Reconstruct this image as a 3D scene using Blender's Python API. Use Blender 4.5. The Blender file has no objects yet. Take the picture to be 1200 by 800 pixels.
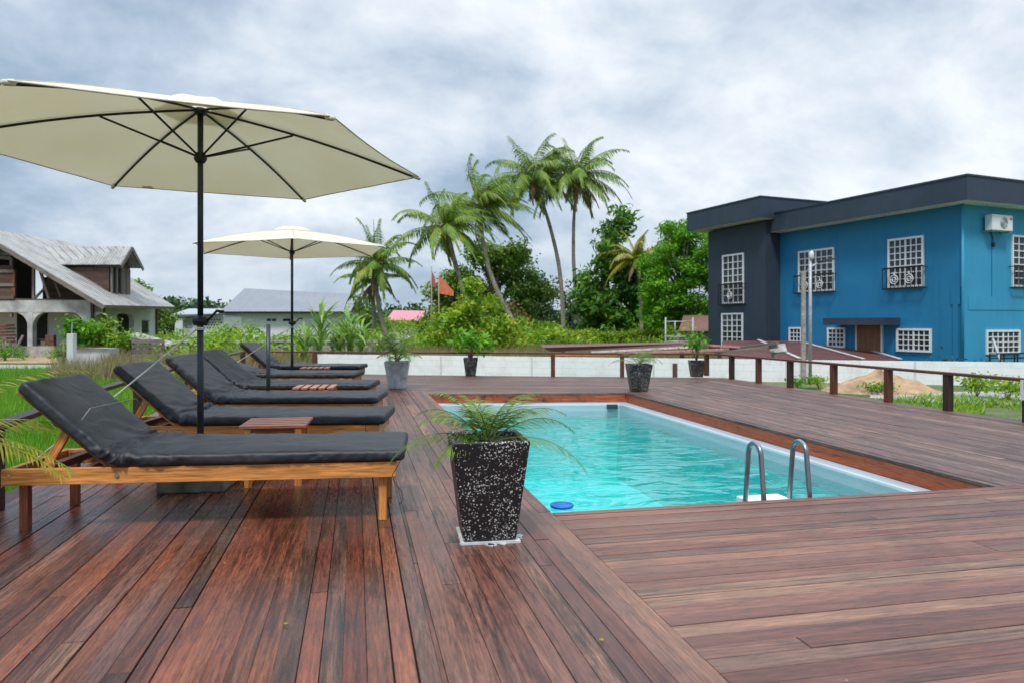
import bpy, math, random
import numpy as np
from mathutils import Vector, Matrix, noise

PI = math.pi
R = math.radians
C = bpy.context.scene.collection
scene = bpy.context.scene

# ------------------------------------------------------------------ camera
CAM_H = 1.08
F = 834.0                       # focal length in 1200-px-wide picture units
YAW = math.atan(183 / F)
cam_d = bpy.data.cameras.new('camera'); cam = bpy.data.objects.new('camera', cam_d); C.objects.link(cam)
cam_d.sensor_width = 36; cam_d.lens = F / 1200 * 36
cam_d.shift_y = -20 / 1200
cam_d.clip_end = 3000; cam_d.clip_start = 0.05
cam.location = (0, 0, CAM_H); cam.rotation_euler = (R(90), 0, -YAW)
cam_d.dof.use_dof = True; cam_d.dof.focus_distance = 5.0; cam_d.dof.aperture_fstop = 3.2
scene.camera = cam

# ------------------------------------------------------------------ light
SUN_ELEV, SUN_AZ = 58, 205         # azimuth measured clockwise from +Y
world = bpy.data.worlds.new('World'); scene.world = world; world.use_nodes = True
nt = world.node_tree; nt.nodes.clear()
def N(nt, t, **k):
    n = nt.nodes.new(t)
    for a, b in k.items():
        if a.startswith('i_'):
            key = a[2:]; key = int(key) if key.isdigit() else key
            n.inputs[key].default_value = b
        else: setattr(n, a, b)
    return n
def ramp(nt, stops, interp='LINEAR'):
    n = nt.nodes.new('ShaderNodeValToRGB'); cr = n.color_ramp; cr.interpolation = interp
    while len(cr.elements) > 1: cr.elements.remove(cr.elements[-1])
    cr.elements[0].position = stops[0][0]; cr.elements[0].color = tuple(stops[0][1]) + (1,) if len(stops[0][1]) == 3 else stops[0][1]
    for p, c in stops[1:]:
        e = cr.elements.new(p); e.color = tuple(c) + (1,) if len(c) == 3 else c
    return n
def build_world():
    L = nt.links.new
    sky = N(nt, 'ShaderNodeTexSky', sky_type='NISHITA', sun_disc=False, sun_elevation=R(SUN_ELEV), sun_rotation=R(SUN_AZ), air_density=1.3, dust_density=1.5)
    bg1 = N(nt, 'ShaderNodeBackground', i_1=0.09); L(sky.outputs[0], bg1.inputs[0])
    tc = N(nt, 'ShaderNodeTexCoord')
    sep = N(nt, 'ShaderNodeSeparateXYZ'); L(tc.outputs['Generated'], sep.inputs[0])
    zc = N(nt, 'ShaderNodeMath', operation='MAXIMUM', i_1=0.0); L(sep.outputs[2], zc.inputs[0])
    za = N(nt, 'ShaderNodeMath', operation='ADD', i_1=0.55); L(zc.outputs[0], za.inputs[0])
    dx = N(nt, 'ShaderNodeMath', operation='DIVIDE'); L(sep.outputs[0], dx.inputs[0]); L(za.outputs[0], dx.inputs[1])
    dy = N(nt, 'ShaderNodeMath', operation='DIVIDE'); L(sep.outputs[1], dy.inputs[0]); L(za.outputs[0], dy.inputs[1])
    cmb = N(nt, 'ShaderNodeCombineXYZ'); L(dx.outputs[0], cmb.inputs[0]); L(dy.outputs[0], cmb.inputs[1])
    mp = N(nt, 'ShaderNodeMapping'); mp.inputs['Location'].default_value = (5.3, 2.4, 0); mp.inputs['Scale'].default_value = (1.0, 1.15, 1); L(cmb.outputs[0], mp.inputs[0])
    n1 = N(nt, 'ShaderNodeTexNoise', i_Scale=1.5, i_Detail=9.0, i_Roughness=0.55, i_Distortion=0.15); L(mp.outputs[0], n1.inputs['Vector'])
    n2 = N(nt, 'ShaderNodeTexNoise', i_Scale=4.2, i_Detail=10.0, i_Roughness=0.58, i_Distortion=0.25); L(mp.outputs[0], n2.inputs['Vector'])
    # brighter high ahead and slightly right, greyer on the left of the view
    dot = N(nt, 'ShaderNodeVectorMath', operation='DOT_PRODUCT'); L(tc.outputs['Generated'], dot.inputs[0]); dot.inputs[1].default_value = Vector((0.35, 0.75, 0.56)).normalized()
    b = N(nt, 'ShaderNodeMapRange'); L(dot.outputs['Value'], b.inputs[0])
    b.inputs[1].default_value = 0.45; b.inputs[2].default_value = 1.0; b.inputs[3].default_value = -0.075; b.inputs[4].default_value = 0.06
    m1 = N(nt, 'ShaderNodeMath', operation='MULTIPLY', i_1=0.60); L(n1.outputs[0], m1.inputs[0])
    m2 = N(nt, 'ShaderNodeMath', operation='MULTIPLY_ADD', i_1=0.40); L(n2.outputs[0], m2.inputs[0]); L(m1.outputs[0], m2.inputs[2])
    m3 = N(nt, 'ShaderNodeMath', operation='ADD'); L(m2.outputs[0], m3.inputs[0]); L(b.outputs[0], m3.inputs[1])
    cr = ramp(nt, [(0.34, (0.15, 0.215, 0.305)), (0.43, (0.235, 0.305, 0.395)), (0.49, (0.335, 0.395, 0.475)), (0.545, (0.44, 0.49, 0.55)), (0.62, (0.585, 0.61, 0.64))])
    L(m3.outputs[0], cr.inputs[0])
    # pale band near the horizon, brighter dome overhead as overcast skies have
    hz = N(nt, 'ShaderNodeMapRange'); L(zc.outputs[0], hz.inputs[0])
    hz.inputs[1].default_value = 0.0; hz.inputs[2].default_value = 0.12; hz.inputs[3].default_value = 0.45; hz.inputs[4].default_value = 0.0
    mix = N(nt, 'ShaderNodeMix', data_type='RGBA'); L(hz.outputs[0], mix.inputs[0]); L(cr.outputs[0], mix.inputs[6]); mix.inputs[7].default_value = (0.33, 0.41, 0.50, 1)
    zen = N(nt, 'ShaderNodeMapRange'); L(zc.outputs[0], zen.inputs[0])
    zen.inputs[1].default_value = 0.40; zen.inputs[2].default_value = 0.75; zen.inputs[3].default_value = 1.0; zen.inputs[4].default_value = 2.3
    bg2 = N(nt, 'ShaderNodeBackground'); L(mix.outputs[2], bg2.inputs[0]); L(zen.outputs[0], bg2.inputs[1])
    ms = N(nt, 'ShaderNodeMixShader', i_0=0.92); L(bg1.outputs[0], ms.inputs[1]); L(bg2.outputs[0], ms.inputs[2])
    out = N(nt, 'ShaderNodeOutputWorld'); L(ms.outputs[0], out.inputs[0])
build_world()
sun_d = bpy.data.lights.new('sun', 'SUN'); sun_d.energy = 1.5; sun_d.angle = R(11); sun_d.color = (1.0, 0.955, 0.89)
sun = bpy.data.objects.new('sun', sun_d); C.objects.link(sun)
sv = Vector((math.sin(R(SUN_AZ)) * math.cos(R(SUN_ELEV)), math.cos(R(SUN_AZ)) * math.cos(R(SUN_ELEV)), math.sin(R(SUN_ELEV))))
sun.rotation_euler = sv.to_track_quat('Z', 'Y').to_euler(); sun.location = (0, 0, 30)
scene.view_settings.view_transform = 'Standard'; scene.view_settings.look = 'None'
scene.view_settings.exposure = 0.74; scene.view_settings.gamma = 1; scene.view_settings.use_curve_mapping = False
scene.render.engine = 'CYCLES'
scene.cycles.max_bounces = 8; scene.cycles.transparent_max_bounces = 16
scene.cycles.caustics_reflective = False; scene.cycles.caustics_refractive = False

# ------------------------------------------------------------------ measuring helpers
sA, cA = math.sin(YAW), math.cos(YAW)
def ld(lat, dep, z=0.0):            # metres to the right / ahead of the viewpoint -> world
    return Vector((dep * sA + lat * cA, dep * cA - lat * sA, z))
def gp(u, v, z=0.0):                # where a sight line meets the level z
    d = (CAM_H - z) * F / (v - 380)
    return ld((u - 600) / F * d, d, z)
def dp(u, d, v=None, z=0.0):        # a sight line at distance d
    if v is not None: z = CAM_H - (v - 380) / F * d
    return ld((u - 600) / F * d, d, z)
def hit(u, p0, dr):                 # sight line with a vertical plane through p0 along dr -> (t, depth)
    r = ld((u - 600) / F, 1.0)
    det = -r.x * dr[1] + r.y * dr[0]
    d = (-p0[0] * dr[1] + p0[1] * dr[0]) / det
    t = ((r.x * d - p0[0]) * dr[0] + (r.y * d - p0[1]) * dr[1]) / (dr[0] ** 2 + dr[1] ** 2)
    return t, d
def zat(v, d): return CAM_H - (v - 380) / F * d
GZ = -0.6                           # ground level below the deck

# ------------------------------------------------------------------ materials
MATS = {}
def newmat(name):
    m = bpy.data.materials.new(name); m.use_nodes = True; m.node_tree.nodes.clear(); MATS[name] = m
    return m, m.node_tree
def finish(nt, sh):
    o = nt.nodes.new('ShaderNodeOutputMaterial'); nt.links.new(sh.outputs[0], o.inputs[0])
def plain(name, col, rough=0.6, metal=0.0, nscale=8.0, nvar=0.12, bump=0.0, bscale=40.0, spec=0.5, coat=0.0):
    m, nt = newmat(name); L = nt.links.new
    tc = N(nt, 'ShaderNodeTexCoord')
    n = N(nt, 'ShaderNodeTexNoise', i_Scale=nscale, i_Detail=6.0, i_Roughness=0.6); L(tc.outputs['Object'], n.inputs['Vector'])
    lo = tuple(max(0, c * (1 - nvar * 2.2)) for c in col); hi = tuple(min(1, c * (1 + nvar * 1.6)) for c in col)
    cr = ramp(nt, [(0.3, lo), (0.7, hi)]); L(n.outputs[0], cr.inputs[0])
    p = N(nt, 'ShaderNodeBsdfPrincipled', i_Roughness=rough, i_Metallic=metal); L(cr.outputs[0], p.inputs['Base Color'])
    p.inputs['Specular IOR Level'].default_value = spec
    if coat: p.inputs['Coat Weight'].default_value = coat
    if bump:
        nb = N(nt, 'ShaderNodeTexNoise', i_Scale=bscale, i_Detail=5.0); L(tc.outputs['Object'], nb.inputs['Vector'])
        bp = N(nt, 'ShaderNodeBump', i_Strength=bump, i_Distance=0.01); L(nb.outputs[0], bp.inputs['Height']); L(bp.outputs[0], p.inputs['Normal'])
    finish(nt, p); return m
def wood(name, cols, dark=(0.01, 0.008, 0.008), stain=0.5, rough=(0.35, 0.6), gscale=(1.6, 34), bump=0.25, sscale=(0.9, 7), specks=False):
    """grain along UV u (metres); every board its own tone"""
    m, nt = newmat(name); L = nt.links.new
    geo = N(nt, 'ShaderNodeNewGeometry'); uv = N(nt, 'ShaderNodeUVMap'); tcd = N(nt, 'ShaderNodeTexCoord')
    rnd = N(nt, 'ShaderNodeMath', operation='MULTIPLY', i_1=37.0); L(geo.outputs['Random Per Island'], rnd.inputs[0])
    off = N(nt, 'ShaderNodeCombineXYZ'); L(rnd.outputs[0], off.inputs[0]); L(rnd.outputs[0], off.inputs[2])
    add = N(nt, 'ShaderNodeVectorMath', operation='ADD'); L(uv.outputs[0], add.inputs[0]); L(off.outputs[0], add.inputs[1])
    def nz(sc, det, dist, rg=0.6):
        mp = N(nt, 'ShaderNodeMapping'); mp.inputs['Scale'].default_value = (sc[0], sc[1], 1); L(add.outputs[0], mp.inputs[0])
        t = N(nt, 'ShaderNodeTexNoise', i_Scale=1.0, i_Detail=det, i_Roughness=rg, i_Distortion=dist); L(mp.outputs[0], t.inputs['Vector']); return t
    g = nz(gscale, 10.0, 1.0, 0.68); s = nz(sscale, 11.0, 1.6, 0.74); w = nz((gscale[0] * 6, gscale[1] * 3.4), 5.0, 0.3)
    base = ramp(nt, [(i / max(1, len(cols) - 1), c) for i, c in enumerate(cols)]); L(geo.outputs['Random Per Island'], base.inputs[0])
    gr = ramp(nt, [(0.30, (0.48, 0.45, 0.46)), (0.43, (0.82, 0.80, 0.80)), (0.53, (1.02, 1, 1)), (0.68, (1.42, 1.38, 1.32))]); L(g.outputs[0], gr.inputs[0])
    mul = N(nt, 'ShaderNodeMix', data_type='RGBA', blend_type='MULTIPLY', i_0=1.0); L(base.outputs[0], mul.inputs[6]); L(gr.outputs[0], mul.inputs[7])
    fw = ramp(nt, [(0.34, (0.60, 0.59, 0.60)), (0.5, (1, 1, 1)), (0.66, (1.38, 1.32, 1.26))]); L(w.outputs[0], fw.inputs[0])
    mu2 = N(nt, 'ShaderNodeMix', data_type='RGBA', blend_type='MULTIPLY', i_0=1.0); L(mul.outputs[2], mu2.inputs[6]); L(fw.outputs[0], mu2.inputs[7]); mul = mu2
    # dark tannin stains, more on some boards than on others
    r2 = N(nt, 'ShaderNodeMath', operation='FRACT'); L(rnd.outputs[0], r2.inputs[0])
    th = N(nt, 'ShaderNodeMath', operation='MULTIPLY_ADD', i_1=0.16, i_2=-0.08); L(r2.outputs[0], th.inputs[0])
    sa0 = N(nt, 'ShaderNodeMath', operation='ADD'); L(s.outputs[0], sa0.inputs[0]); L(th.outputs[0], sa0.inputs[1])
    gm = N(nt, 'ShaderNodeMath', operation='MULTIPLY_ADD', i_1=-0.30, i_2=0.135); L(g.outputs[0], gm.inputs[0]); sa = N(nt, 'ShaderNodeMath', operation='ADD'); L(sa0.outputs[0], sa.inputs[0]); L(gm.outputs[0], sa.inputs[1])
    sr = ramp(nt, [(0.50, (0, 0, 0)), (0.56, (stain * .55,) * 3), (0.66, (stain, stain, stain))]); L(sa.outputs[0], sr.inputs[0])
    mx = N(nt, 'ShaderNodeMix', data_type='RGBA'); L(sr.outputs[0], mx.inputs[0]); L(mul.outputs[2], mx.inputs[6]); mx.inputs[7].default_value = tuple(dark) + (1,)
    if specks:      # chalky specks, nail heads and scuffs lying on the boards
        vo = N(nt, 'ShaderNodeTexVoronoi', i_Scale=9.0); L(uv.outputs[0], vo.inputs['Vector'])
        lt = N(nt, 'ShaderNodeMath', operation='LESS_THAN', i_1=0.035); L(vo.outputs['Distance'], lt.inputs[0])
        wn = N(nt, 'ShaderNodeTexWhiteNoise'); L(vo.outputs['Position'], wn.inputs['Vector'])
        l2 = N(nt, 'ShaderNodeMath', operation='LESS_THAN', i_1=0.16); L(wn.outputs[0], l2.inputs[0])
        ml = N(nt, 'ShaderNodeMath', operation='MULTIPLY'); L(lt.outputs[0], ml.inputs[0]); L(l2.outputs[0], ml.inputs[1])
        big = N(nt, 'ShaderNodeTexNoise', i_Scale=0.9, i_Detail=8.0, i_Roughness=0.7, i_Distortion=0.8); L(tcd.outputs['Object'], big.inputs['Vector'])
        br = ramp(nt, [(0.38, (0.78, 0.78, 0.81)), (0.50, (1, 1, 1)), (0.66, (1.15, 1.08, 1.03))]); L(big.outputs[0], br.inputs[0])
        m2 = N(nt, 'ShaderNodeMix', data_type='RGBA', blend_type='MULTIPLY', i_0=1.0); L(mx.outputs[2], m2.inputs[6]); L(br.outputs[0], m2.inputs[7])
        m3 = N(nt, 'ShaderNodeMix', data_type='RGBA'); L(ml.outputs[0], m3.inputs[0]); L(m2.outputs[2], m3.inputs[6]); m3.inputs[7].default_value = (0.42, 0.36, 0.32, 1); mx = m3
    p = N(nt, 'ShaderNodeBsdfPrincipled'); L(mx.outputs[2], p.inputs['Base Color'])
    rr = N(nt, 'ShaderNodeMapRange'); L(w.outputs[0], rr.inputs[0]); rr.inputs[1].default_value = 0.3; rr.inputs[2].default_value = 0.7
    rr.inputs[3].default_value = rough[0]; rr.inputs[4].default_value = rough[1]; L(rr.outputs[0], p.inputs['Roughness'])
    hb = N(nt, 'ShaderNodeMath', operation='ADD'); L(g.outputs[0], hb.inputs[0]); L(w.outputs[0], hb.inputs[1])
    bp = N(nt, 'ShaderNodeBump', i_Strength=bump, i_Distance=0.004); L(hb.outputs[0], bp.inputs['Height']); L(bp.outputs[0], p.inputs['Normal'])
    finish(nt, p); return m
def foliage(name, cols, trans=0.35, rough=0.5):
    m, nt = newmat(name); L = nt.links.new
    geo = N(nt, 'ShaderNodeNewGeometry'); tc = N(nt, 'ShaderNodeTexCoord')
    n = N(nt, 'ShaderNodeTexNoise', i_Scale=0.8, i_Detail=3.0); L(tc.outputs['Object'], n.inputs['Vector'])
    a = N(nt, 'ShaderNodeMath', operation='MULTIPLY_ADD', i_1=0.55, i_2=0.22); L(geo.outputs['Random Per Island'], a.inputs[0])
    b = N(nt, 'ShaderNodeMath', operation='SUBTRACT', i_1=0.5); L(n.outputs[0], b.inputs[0])
    c = N(nt, 'ShaderNodeMath', operation='MULTIPLY_ADD', i_1=1.1); L(b.outputs[0], c.inputs[0]); L(a.outputs[0], c.inputs[2])
    cr = ramp(nt, [(i / (len(cols) - 1), x) for i, x in enumerate(cols)]); L(c.outputs[0], cr.inputs[0])
    p = N(nt, 'ShaderNodeBsdfPrincipled', i_Roughness=rough); L(cr.outputs[0], p.inputs['Base Color']); p.inputs['Specular IOR Level'].default_value = 0.35
    t = N(nt, 'ShaderNodeBsdfTranslucent'); L(cr.outputs[0], t.inputs[0])
    ms = N(nt, 'ShaderNodeMixShader', i_0=trans); L(p.outputs[0], ms.inputs[1]); L(t.outputs[0], ms.inputs[2])
    finish(nt, ms); return m

DECK = [(0.1087, 0.0281, 0.0165), (0.2077, 0.0684, 0.0397), (0.1211, 0.0407, 0.028), (0.2263, 0.076, 0.0373), (0.0654, 0.0281, 0.0222), (0.2325, 0.1176, 0.0676), (0.1706, 0.0331, 0.0187), (0.1026, 0.0546, 0.0397), (0.1954, 0.0861, 0.0607)]
DECK2 = [(0.136, 0.0524, 0.0352), (0.2388, 0.1057, 0.0684), (0.1662, 0.0722, 0.0523), (0.3235, 0.1798, 0.1093), (0.1057, 0.0524, 0.0432), (0.2146, 0.0821, 0.0546), (0.1904, 0.1057, 0.0752), (0.2751, 0.1242, 0.0752)]
DECK3 = [(0.105, 0.058, 0.048), (0.185, 0.105, 0.082), (0.13, 0.076, 0.062), (0.25, 0.155, 0.118), (0.09, 0.055, 0.048), (0.16, 0.088, 0.072), (0.21, 0.115, 0.088)]
DECK4 = [(0.1211, 0.0428, 0.0302), (0.2097, 0.0928, 0.0647), (0.1464, 0.0628, 0.0463), (0.2729, 0.1365, 0.0843), (0.0958, 0.0453, 0.0371), (0.197, 0.0702, 0.0463), (0.1717, 0.099, 0.0727)]
wood('deck_wood_pool', DECK4, specks=True, stain=0.80, rough=(0.26, 0.5), gscale=(2.0, 46), sscale=(0.9, 9))
wood('deck_wood', DECK, specks=True, stain=0.74, rough=(0.16, 0.38), gscale=(2.0, 48), sscale=(0.9, 10))
wood('deck_wood_near', DECK2, specks=True, stain=0.62, rough=(0.24, 0.46), gscale=(1.8, 56), sscale=(0.6, 14))
wood('deck_wood_far', DECK3, specks=True, stain=0.6, rough=(0.38, 0.6), gscale=(3.0, 34), sscale=(1.0, 7))
wood('fascia_wood', [(0.34, 0.070, 0.022), (0.40, 0.095, 0.03)], stain=0.85, sscale=(2.5, 1.5), rough=(0.4, 0.6))
wood('rail_wood', [(0.10, 0.030, 0.018), (0.16, 0.05, 0.028)], stain=0.6, rough=(0.35, 0.55))
wood('rail_dark_wood', [(0.035, 0.018, 0.014), (0.05, 0.024, 0.018)], stain=0.6, rough=(0.4, 0.6))
wood('lounger_wood', [(0.56, 0.215, 0.050), (0.66, 0.29, 0.075), (0.50, 0.18, 0.042)], dark=(0.34, 0.11, 0.025), stain=0.5, rough=(0.4, 0.6), gscale=(0.9, 24), sscale=(0.7, 9), bump=0.10)
wood('lounger_red_wood', [(0.22, 0.065, 0.026), (0.30, 0.095, 0.036)], dark=(0.08, 0.025, 0.012), stain=0.6, rough=(0.4, 0.6), gscale=(1.5, 26), bump=0.12)
wood('table_wood', [(0.40, 0.13, 0.070), (0.48, 0.18, 0.10), (0.34, 0.105, 0.06)], dark=(0.12, 0.04, 0.02), stain=0.4, rough=(0.3, 0.5), gscale=(1.5, 30), bump=0.12)
wood('grey_wood', [(0.16, 0.14, 0.12), (0.24, 0.21, 0.18), (0.12, 0.10, 0.085)], dark=(0.05, 0.04, 0.035), stain=0.6, rough=(0.7, 0.9))
wood('brown_board', [(0.10, 0.055, 0.04), (0.14, 0.075, 0.055), (0.075, 0.045, 0.036)], dark=(0.03, 0.02, 0.015), stain=0.7, rough=(0.6, 0.85))
wood('door_wood', [(0.22, 0.10, 0.04), (0.26, 0.12, 0.05)], dark=(0.10, 0.045, 0.02), stain=0.5)
plain('hem_cloth', (0.55, 0.50, 0.38), 0.9)
plain('canopy', (0.78, 0.75, 0.62), 0.85, nscale=1.5, nvar=0.03, bump=0.1, bscale=14)
plain('pole_metal', (0.035, 0.042, 0.055), 0.35, 0.4, nscale=6, nvar=0.1)
plain('dark_metal', (0.02, 0.02, 0.022), 0.45, 0.3)
plain('bolt_metal', (0.62, 0.62, 0.60), 0.3, 0.9)
plain('steel', (0.32, 0.335, 0.35), 0.28, 0.95, nscale=10, nvar=0.06)
plain('concrete', (0.26, 0.26, 0.22), 0.9, nscale=9, nvar=0.25, bump=0.6, bscale=60)
plain('pale_concrete', (0.42, 0.40, 0.36), 0.9, nscale=2, nvar=0.18, bump=0.4, bscale=20)
plain('white_paint', (0.78, 0.79, 0.79), 0.5, nscale=4, nvar=0.03)
plain('rope', (0.72, 0.70, 0.62), 0.9)
plain('dark_cord', (0.03, 0.03, 0.03), 0.8)
plain('grey_cord', (0.25, 0.24, 0.22), 0.8)
plain('soil', (0.07, 0.05, 0.035), 0.95, nscale=40, nvar=0.4, bump=0.8, bscale=60)
plain('grey_planter', (0.50, 0.53, 0.55), 0.75, nscale=9, nvar=0.22, bump=0.4, bscale=60)
plain('bark', (0.24, 0.20, 0.15), 0.9, nscale=5, nvar=0.25, bump=0.8, bscale=12)
plain('palm_bark', (0.30, 0.265, 0.21), 0.9, nscale=3, nvar=0.2, bump=0.8, bscale=10)
plain('soffit', (0.86, 0.86, 0.85), 0.8)
plain('black_iron', (0.008, 0.009, 0.012), 0.5)
plain('blue_float', (0.01, 0.13, 0.50), 0.35)
plain('pool_plastic', (0.42, 0.52, 0.56), 0.3, nscale=2, nvar=0.04)
plain('skimmer', (0.03, 0.05, 0.05), 0.4)
plain('coconut', (0.55, 0.27, 0.03), 0.6, nvar=0.3)
plain('flag_cloth', (0.75, 0.20, 0.10), 0.85, nvar=0.12)
plain('flag_pink', (0.62, 0.16, 0.17), 0.85, nvar=0.12)
plain('bamboo', (0.40, 0.30, 0.20), 0.7)
plain('pink_roof', (0.62, 0.24, 0.28), 0.6, nvar=0.05)
plain('grey_roof', (0.36, 0.385, 0.42), 0.5, nscale=0.8, nvar=0.06)
plain('pale_roof', (0.40, 0.43, 0.47), 0.5, nvar=0.05)
plain('orange_roof', (0.24, 0.13, 0.10), 0.7, nvar=0.12)
plain('wall_white', (0.66, 0.67, 0.66), 0.85, nscale=1.2, nvar=0.06, bump=0.1, bscale=5)
plain('wall_old', (0.50, 0.50, 0.48), 0.9, nscale=1.1, nvar=0.22, bump=0.3, bscale=8)
plain('room_dark', (0.022, 0.020, 0.020), 0.9)  # near-black fill, dimness of open rooms put into the colour
plain('room_grey', (0.30, 0.30, 0.29), 0.9, nvar=0.12)
plain('red_junk', (0.19, 0.075, 0.045), 0.7, nvar=0.35)
plain('blue_plastic', (0.03, 0.12, 0.30), 0.5)
plain('orange_shirt', (0.6, 0.17, 0.05), 0.8)
plain('lamp_glass', (0.7, 0.72, 0.7), 0.3)
plain('yellow_flower', (0.75, 0.62, 0.06), 0.7)
plain('sand', (0.42, 0.27, 0.15), 0.95, nscale=3, nvar=0.2, bump=0.8, bscale=12)
plain('white_chips', (0.62, 0.62, 0.60), 0.8)
plain('window_glass', (0.030, 0.036, 0.045), 0.04, nvar=0.1)
plain('sign_white', (0.72, 0.74, 0.76), 0.5, nvar=0.02)
plain('sign_blue', (0.02, 0.12, 0.50), 0.5, nvar=0.02)
plain('sign_text', (0.12, 0.12, 0.14), 0.6)
plain('pole_grey', (0.42, 0.43, 0.44), 0.5, 0.3)
plain('pole_stone', (0.40, 0.35, 0.30), 0.9, nvar=0.2)
plain('plank_orange', (0.45, 0.14, 0.05), 0.7, nvar=0.15)
plain('sheet_pink', (0.52, 0.22, 0.22), 0.6, nvar=0.15)
plain('sheet_white', (0.62, 0.58, 0.55), 0.6, nvar=0.15)

def painted(name, col, streak=0.075, rough=0.65):
    """painted render with faint rain streaks and patchy paint"""
    m, nt = newmat(name); L = nt.links.new
    tc = N(nt, 'ShaderNodeTexCoord'); mp = N(nt, 'ShaderNodeMapping'); mp.inputs['Scale'].default_value = (2.6, 2.6, 0.16); L(tc.outputs['Object'], mp.inputs[0])
    a = N(nt, 'ShaderNodeTexNoise', i_Scale=1.0, i_Detail=8.0, i_Roughness=0.7); L(mp.outputs[0], a.inputs['Vector'])
    b = N(nt, 'ShaderNodeTexNoise', i_Scale=0.5, i_Detail=9.0, i_Roughness=0.65, i_Distortion=0.7); L(tc.outputs['Object'], b.inputs['Vector'])
    ra = ramp(nt, [(0.34, (1 - streak * 1.6,) * 3), (0.48, (1, 1, 1))]); L(a.outputs[0], ra.inputs[0])
    rb = ramp(nt, [(0.35, tuple(c * (1 - streak) for c in col)), (0.52, col), (0.70, tuple(min(1, c * (1 + streak) + .006) for c in col))]); L(b.outputs[0], rb.inputs[0])
    mu = N(nt, 'ShaderNodeMix', data_type='RGBA', blend_type='MULTIPLY', i_0=1.0); L(rb.outputs[0], mu.inputs[6]); L(ra.outputs[0], mu.inputs[7])
    p = N(nt, 'ShaderNodeBsdfPrincipled', i_Roughness=rough); L(mu.outputs[2], p.inputs['Base Color'])
    c = N(nt, 'ShaderNodeTexNoise', i_Scale=14.0, i_Detail=6.0); L(tc.outputs['Object'], c.inputs['Vector'])
    bp = N(nt, 'ShaderNodeBump', i_Strength=0.25, i_Distance=0.02); L(c.outputs[0], bp.inputs['Height']); L(bp.outputs[0], p.inputs['Normal'])
    finish(nt, p); return m
painted('blue_wall', (0.010, 0.190, 0.375)); painted('blue_wall_lit', (0.038, 0.31, 0.52)); painted('dark_wall', (0.028, 0.043, 0.066), 0.1); painted('roof_fascia', (0.032, 0.048, 0.074), 0.12, 0.5)  # second blue is lighter: the front facade's stronger daylight put into the colour
def cushion_mat():
    m, nt = newmat('cushion'); L = nt.links.new
    tc = N(nt, 'ShaderNodeTexCoord'); p = N(nt, 'ShaderNodeBsdfPrincipled', i_Roughness=0.5)
    a = N(nt, 'ShaderNodeTexNoise', i_Scale=2.5, i_Detail=8.0, i_Roughness=0.6); L(tc.outputs['Object'], a.inputs['Vector'])
    cr = ramp(nt, [(0.35, (0.010, 0.0125, 0.017)), (0.65, (0.018, 0.022, 0.029))]); L(a.outputs[0], cr.inputs[0]); L(cr.outputs[0], p.inputs['Base Color'])
    rr = N(nt, 'ShaderNodeMapRange'); L(a.outputs[0], rr.inputs[0]); rr.inputs[3].default_value = 0.42; rr.inputs[4].default_value = 0.62; L(rr.outputs[0], p.inputs['Roughness'])
    w = N(nt, 'ShaderNodeTexNoise', i_Scale=6.0, i_Detail=2.5, i_Roughness=0.5, i_Distortion=1.4, noise_type='RIDGED_MULTIFRACTAL'); L(tc.outputs['Object'], w.inputs['Vector'])
    f = N(nt, 'ShaderNodeTexNoise', i_Scale=320.0, i_Detail=2.0); L(tc.outputs['Object'], f.inputs['Vector'])
    b1 = N(nt, 'ShaderNodeBump', i_Strength=0.55, i_Distance=0.010); L(w.outputs[0], b1.inputs['Height'])
    b2 = N(nt, 'ShaderNodeBump', i_Strength=0.2, i_Distance=0.0015); L(f.outputs[0], b2.inputs['Height']); L(b1.outputs[0], b2.inputs['Normal']); L(b2.outputs[0], p.inputs['Normal'])
    finish(nt, p)
cushion_mat()
def corrugated(name, col, col2, freq, axis=0, rust=0.5, bump=0.5, rough=0.5):
    m, nt = newmat(name); L = nt.links.new
    uv = N(nt, 'ShaderNodeUVMap'); sep = N(nt, 'ShaderNodeSeparateXYZ'); L(uv.outputs[0], sep.inputs[0])
    mu = N(nt, 'ShaderNodeMath', operation='MULTIPLY', i_1=freq * 2 * PI); L(sep.outputs[axis], mu.inputs[0])
    sn = N(nt, 'ShaderNodeMath', operation='SINE'); L(mu.outputs[0], sn.inputs[0])
    mp = N(nt, 'ShaderNodeMapping'); mp.inputs['Scale'].default_value = (1.2, 0.5, 1) if axis == 0 else (0.5, 1.2, 1); L(uv.outputs[0], mp.inputs[0])
    n = N(nt, 'ShaderNodeTexNoise', i_Scale=1.6, i_Detail=9.0, i_Roughness=0.68, i_Distortion=0.6); L(mp.outputs[0], n.inputs['Vector'])
    cr = ramp(nt, [(0.42, col), (0.68, tuple(a * (1 - rust) + b * rust for a, b in zip(col, col2)))]); L(n.outputs[0], cr.inputs[0])
    p = N(nt, 'ShaderNodeBsdfPrincipled', i_Roughness=rough); L(cr.outputs[0], p.inputs['Base Color'])
    bp = N(nt, 'ShaderNodeBump', i_Strength=bump, i_Distance=0.05); L(sn.outputs[0], bp.inputs['Height']); L(bp.outputs[0], p.inputs['Normal'])
    finish(nt, p); return m
corrugated('old_zinc', (0.48, 0.47, 0.44), (0.20, 0.16, 0.13), 3.2, rust=0.75, bump=1.0)
corrugated('brown_sheet', (0.13, 0.045, 0.042), (0.24, 0.13, 0.11), 3.0, axis=1, rust=0.5)
corrugated('grey_sheet', (0.26, 0.275, 0.295), (0.20, 0.21, 0.225), 0.8, rust=0.4, bump=0.6)

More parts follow.
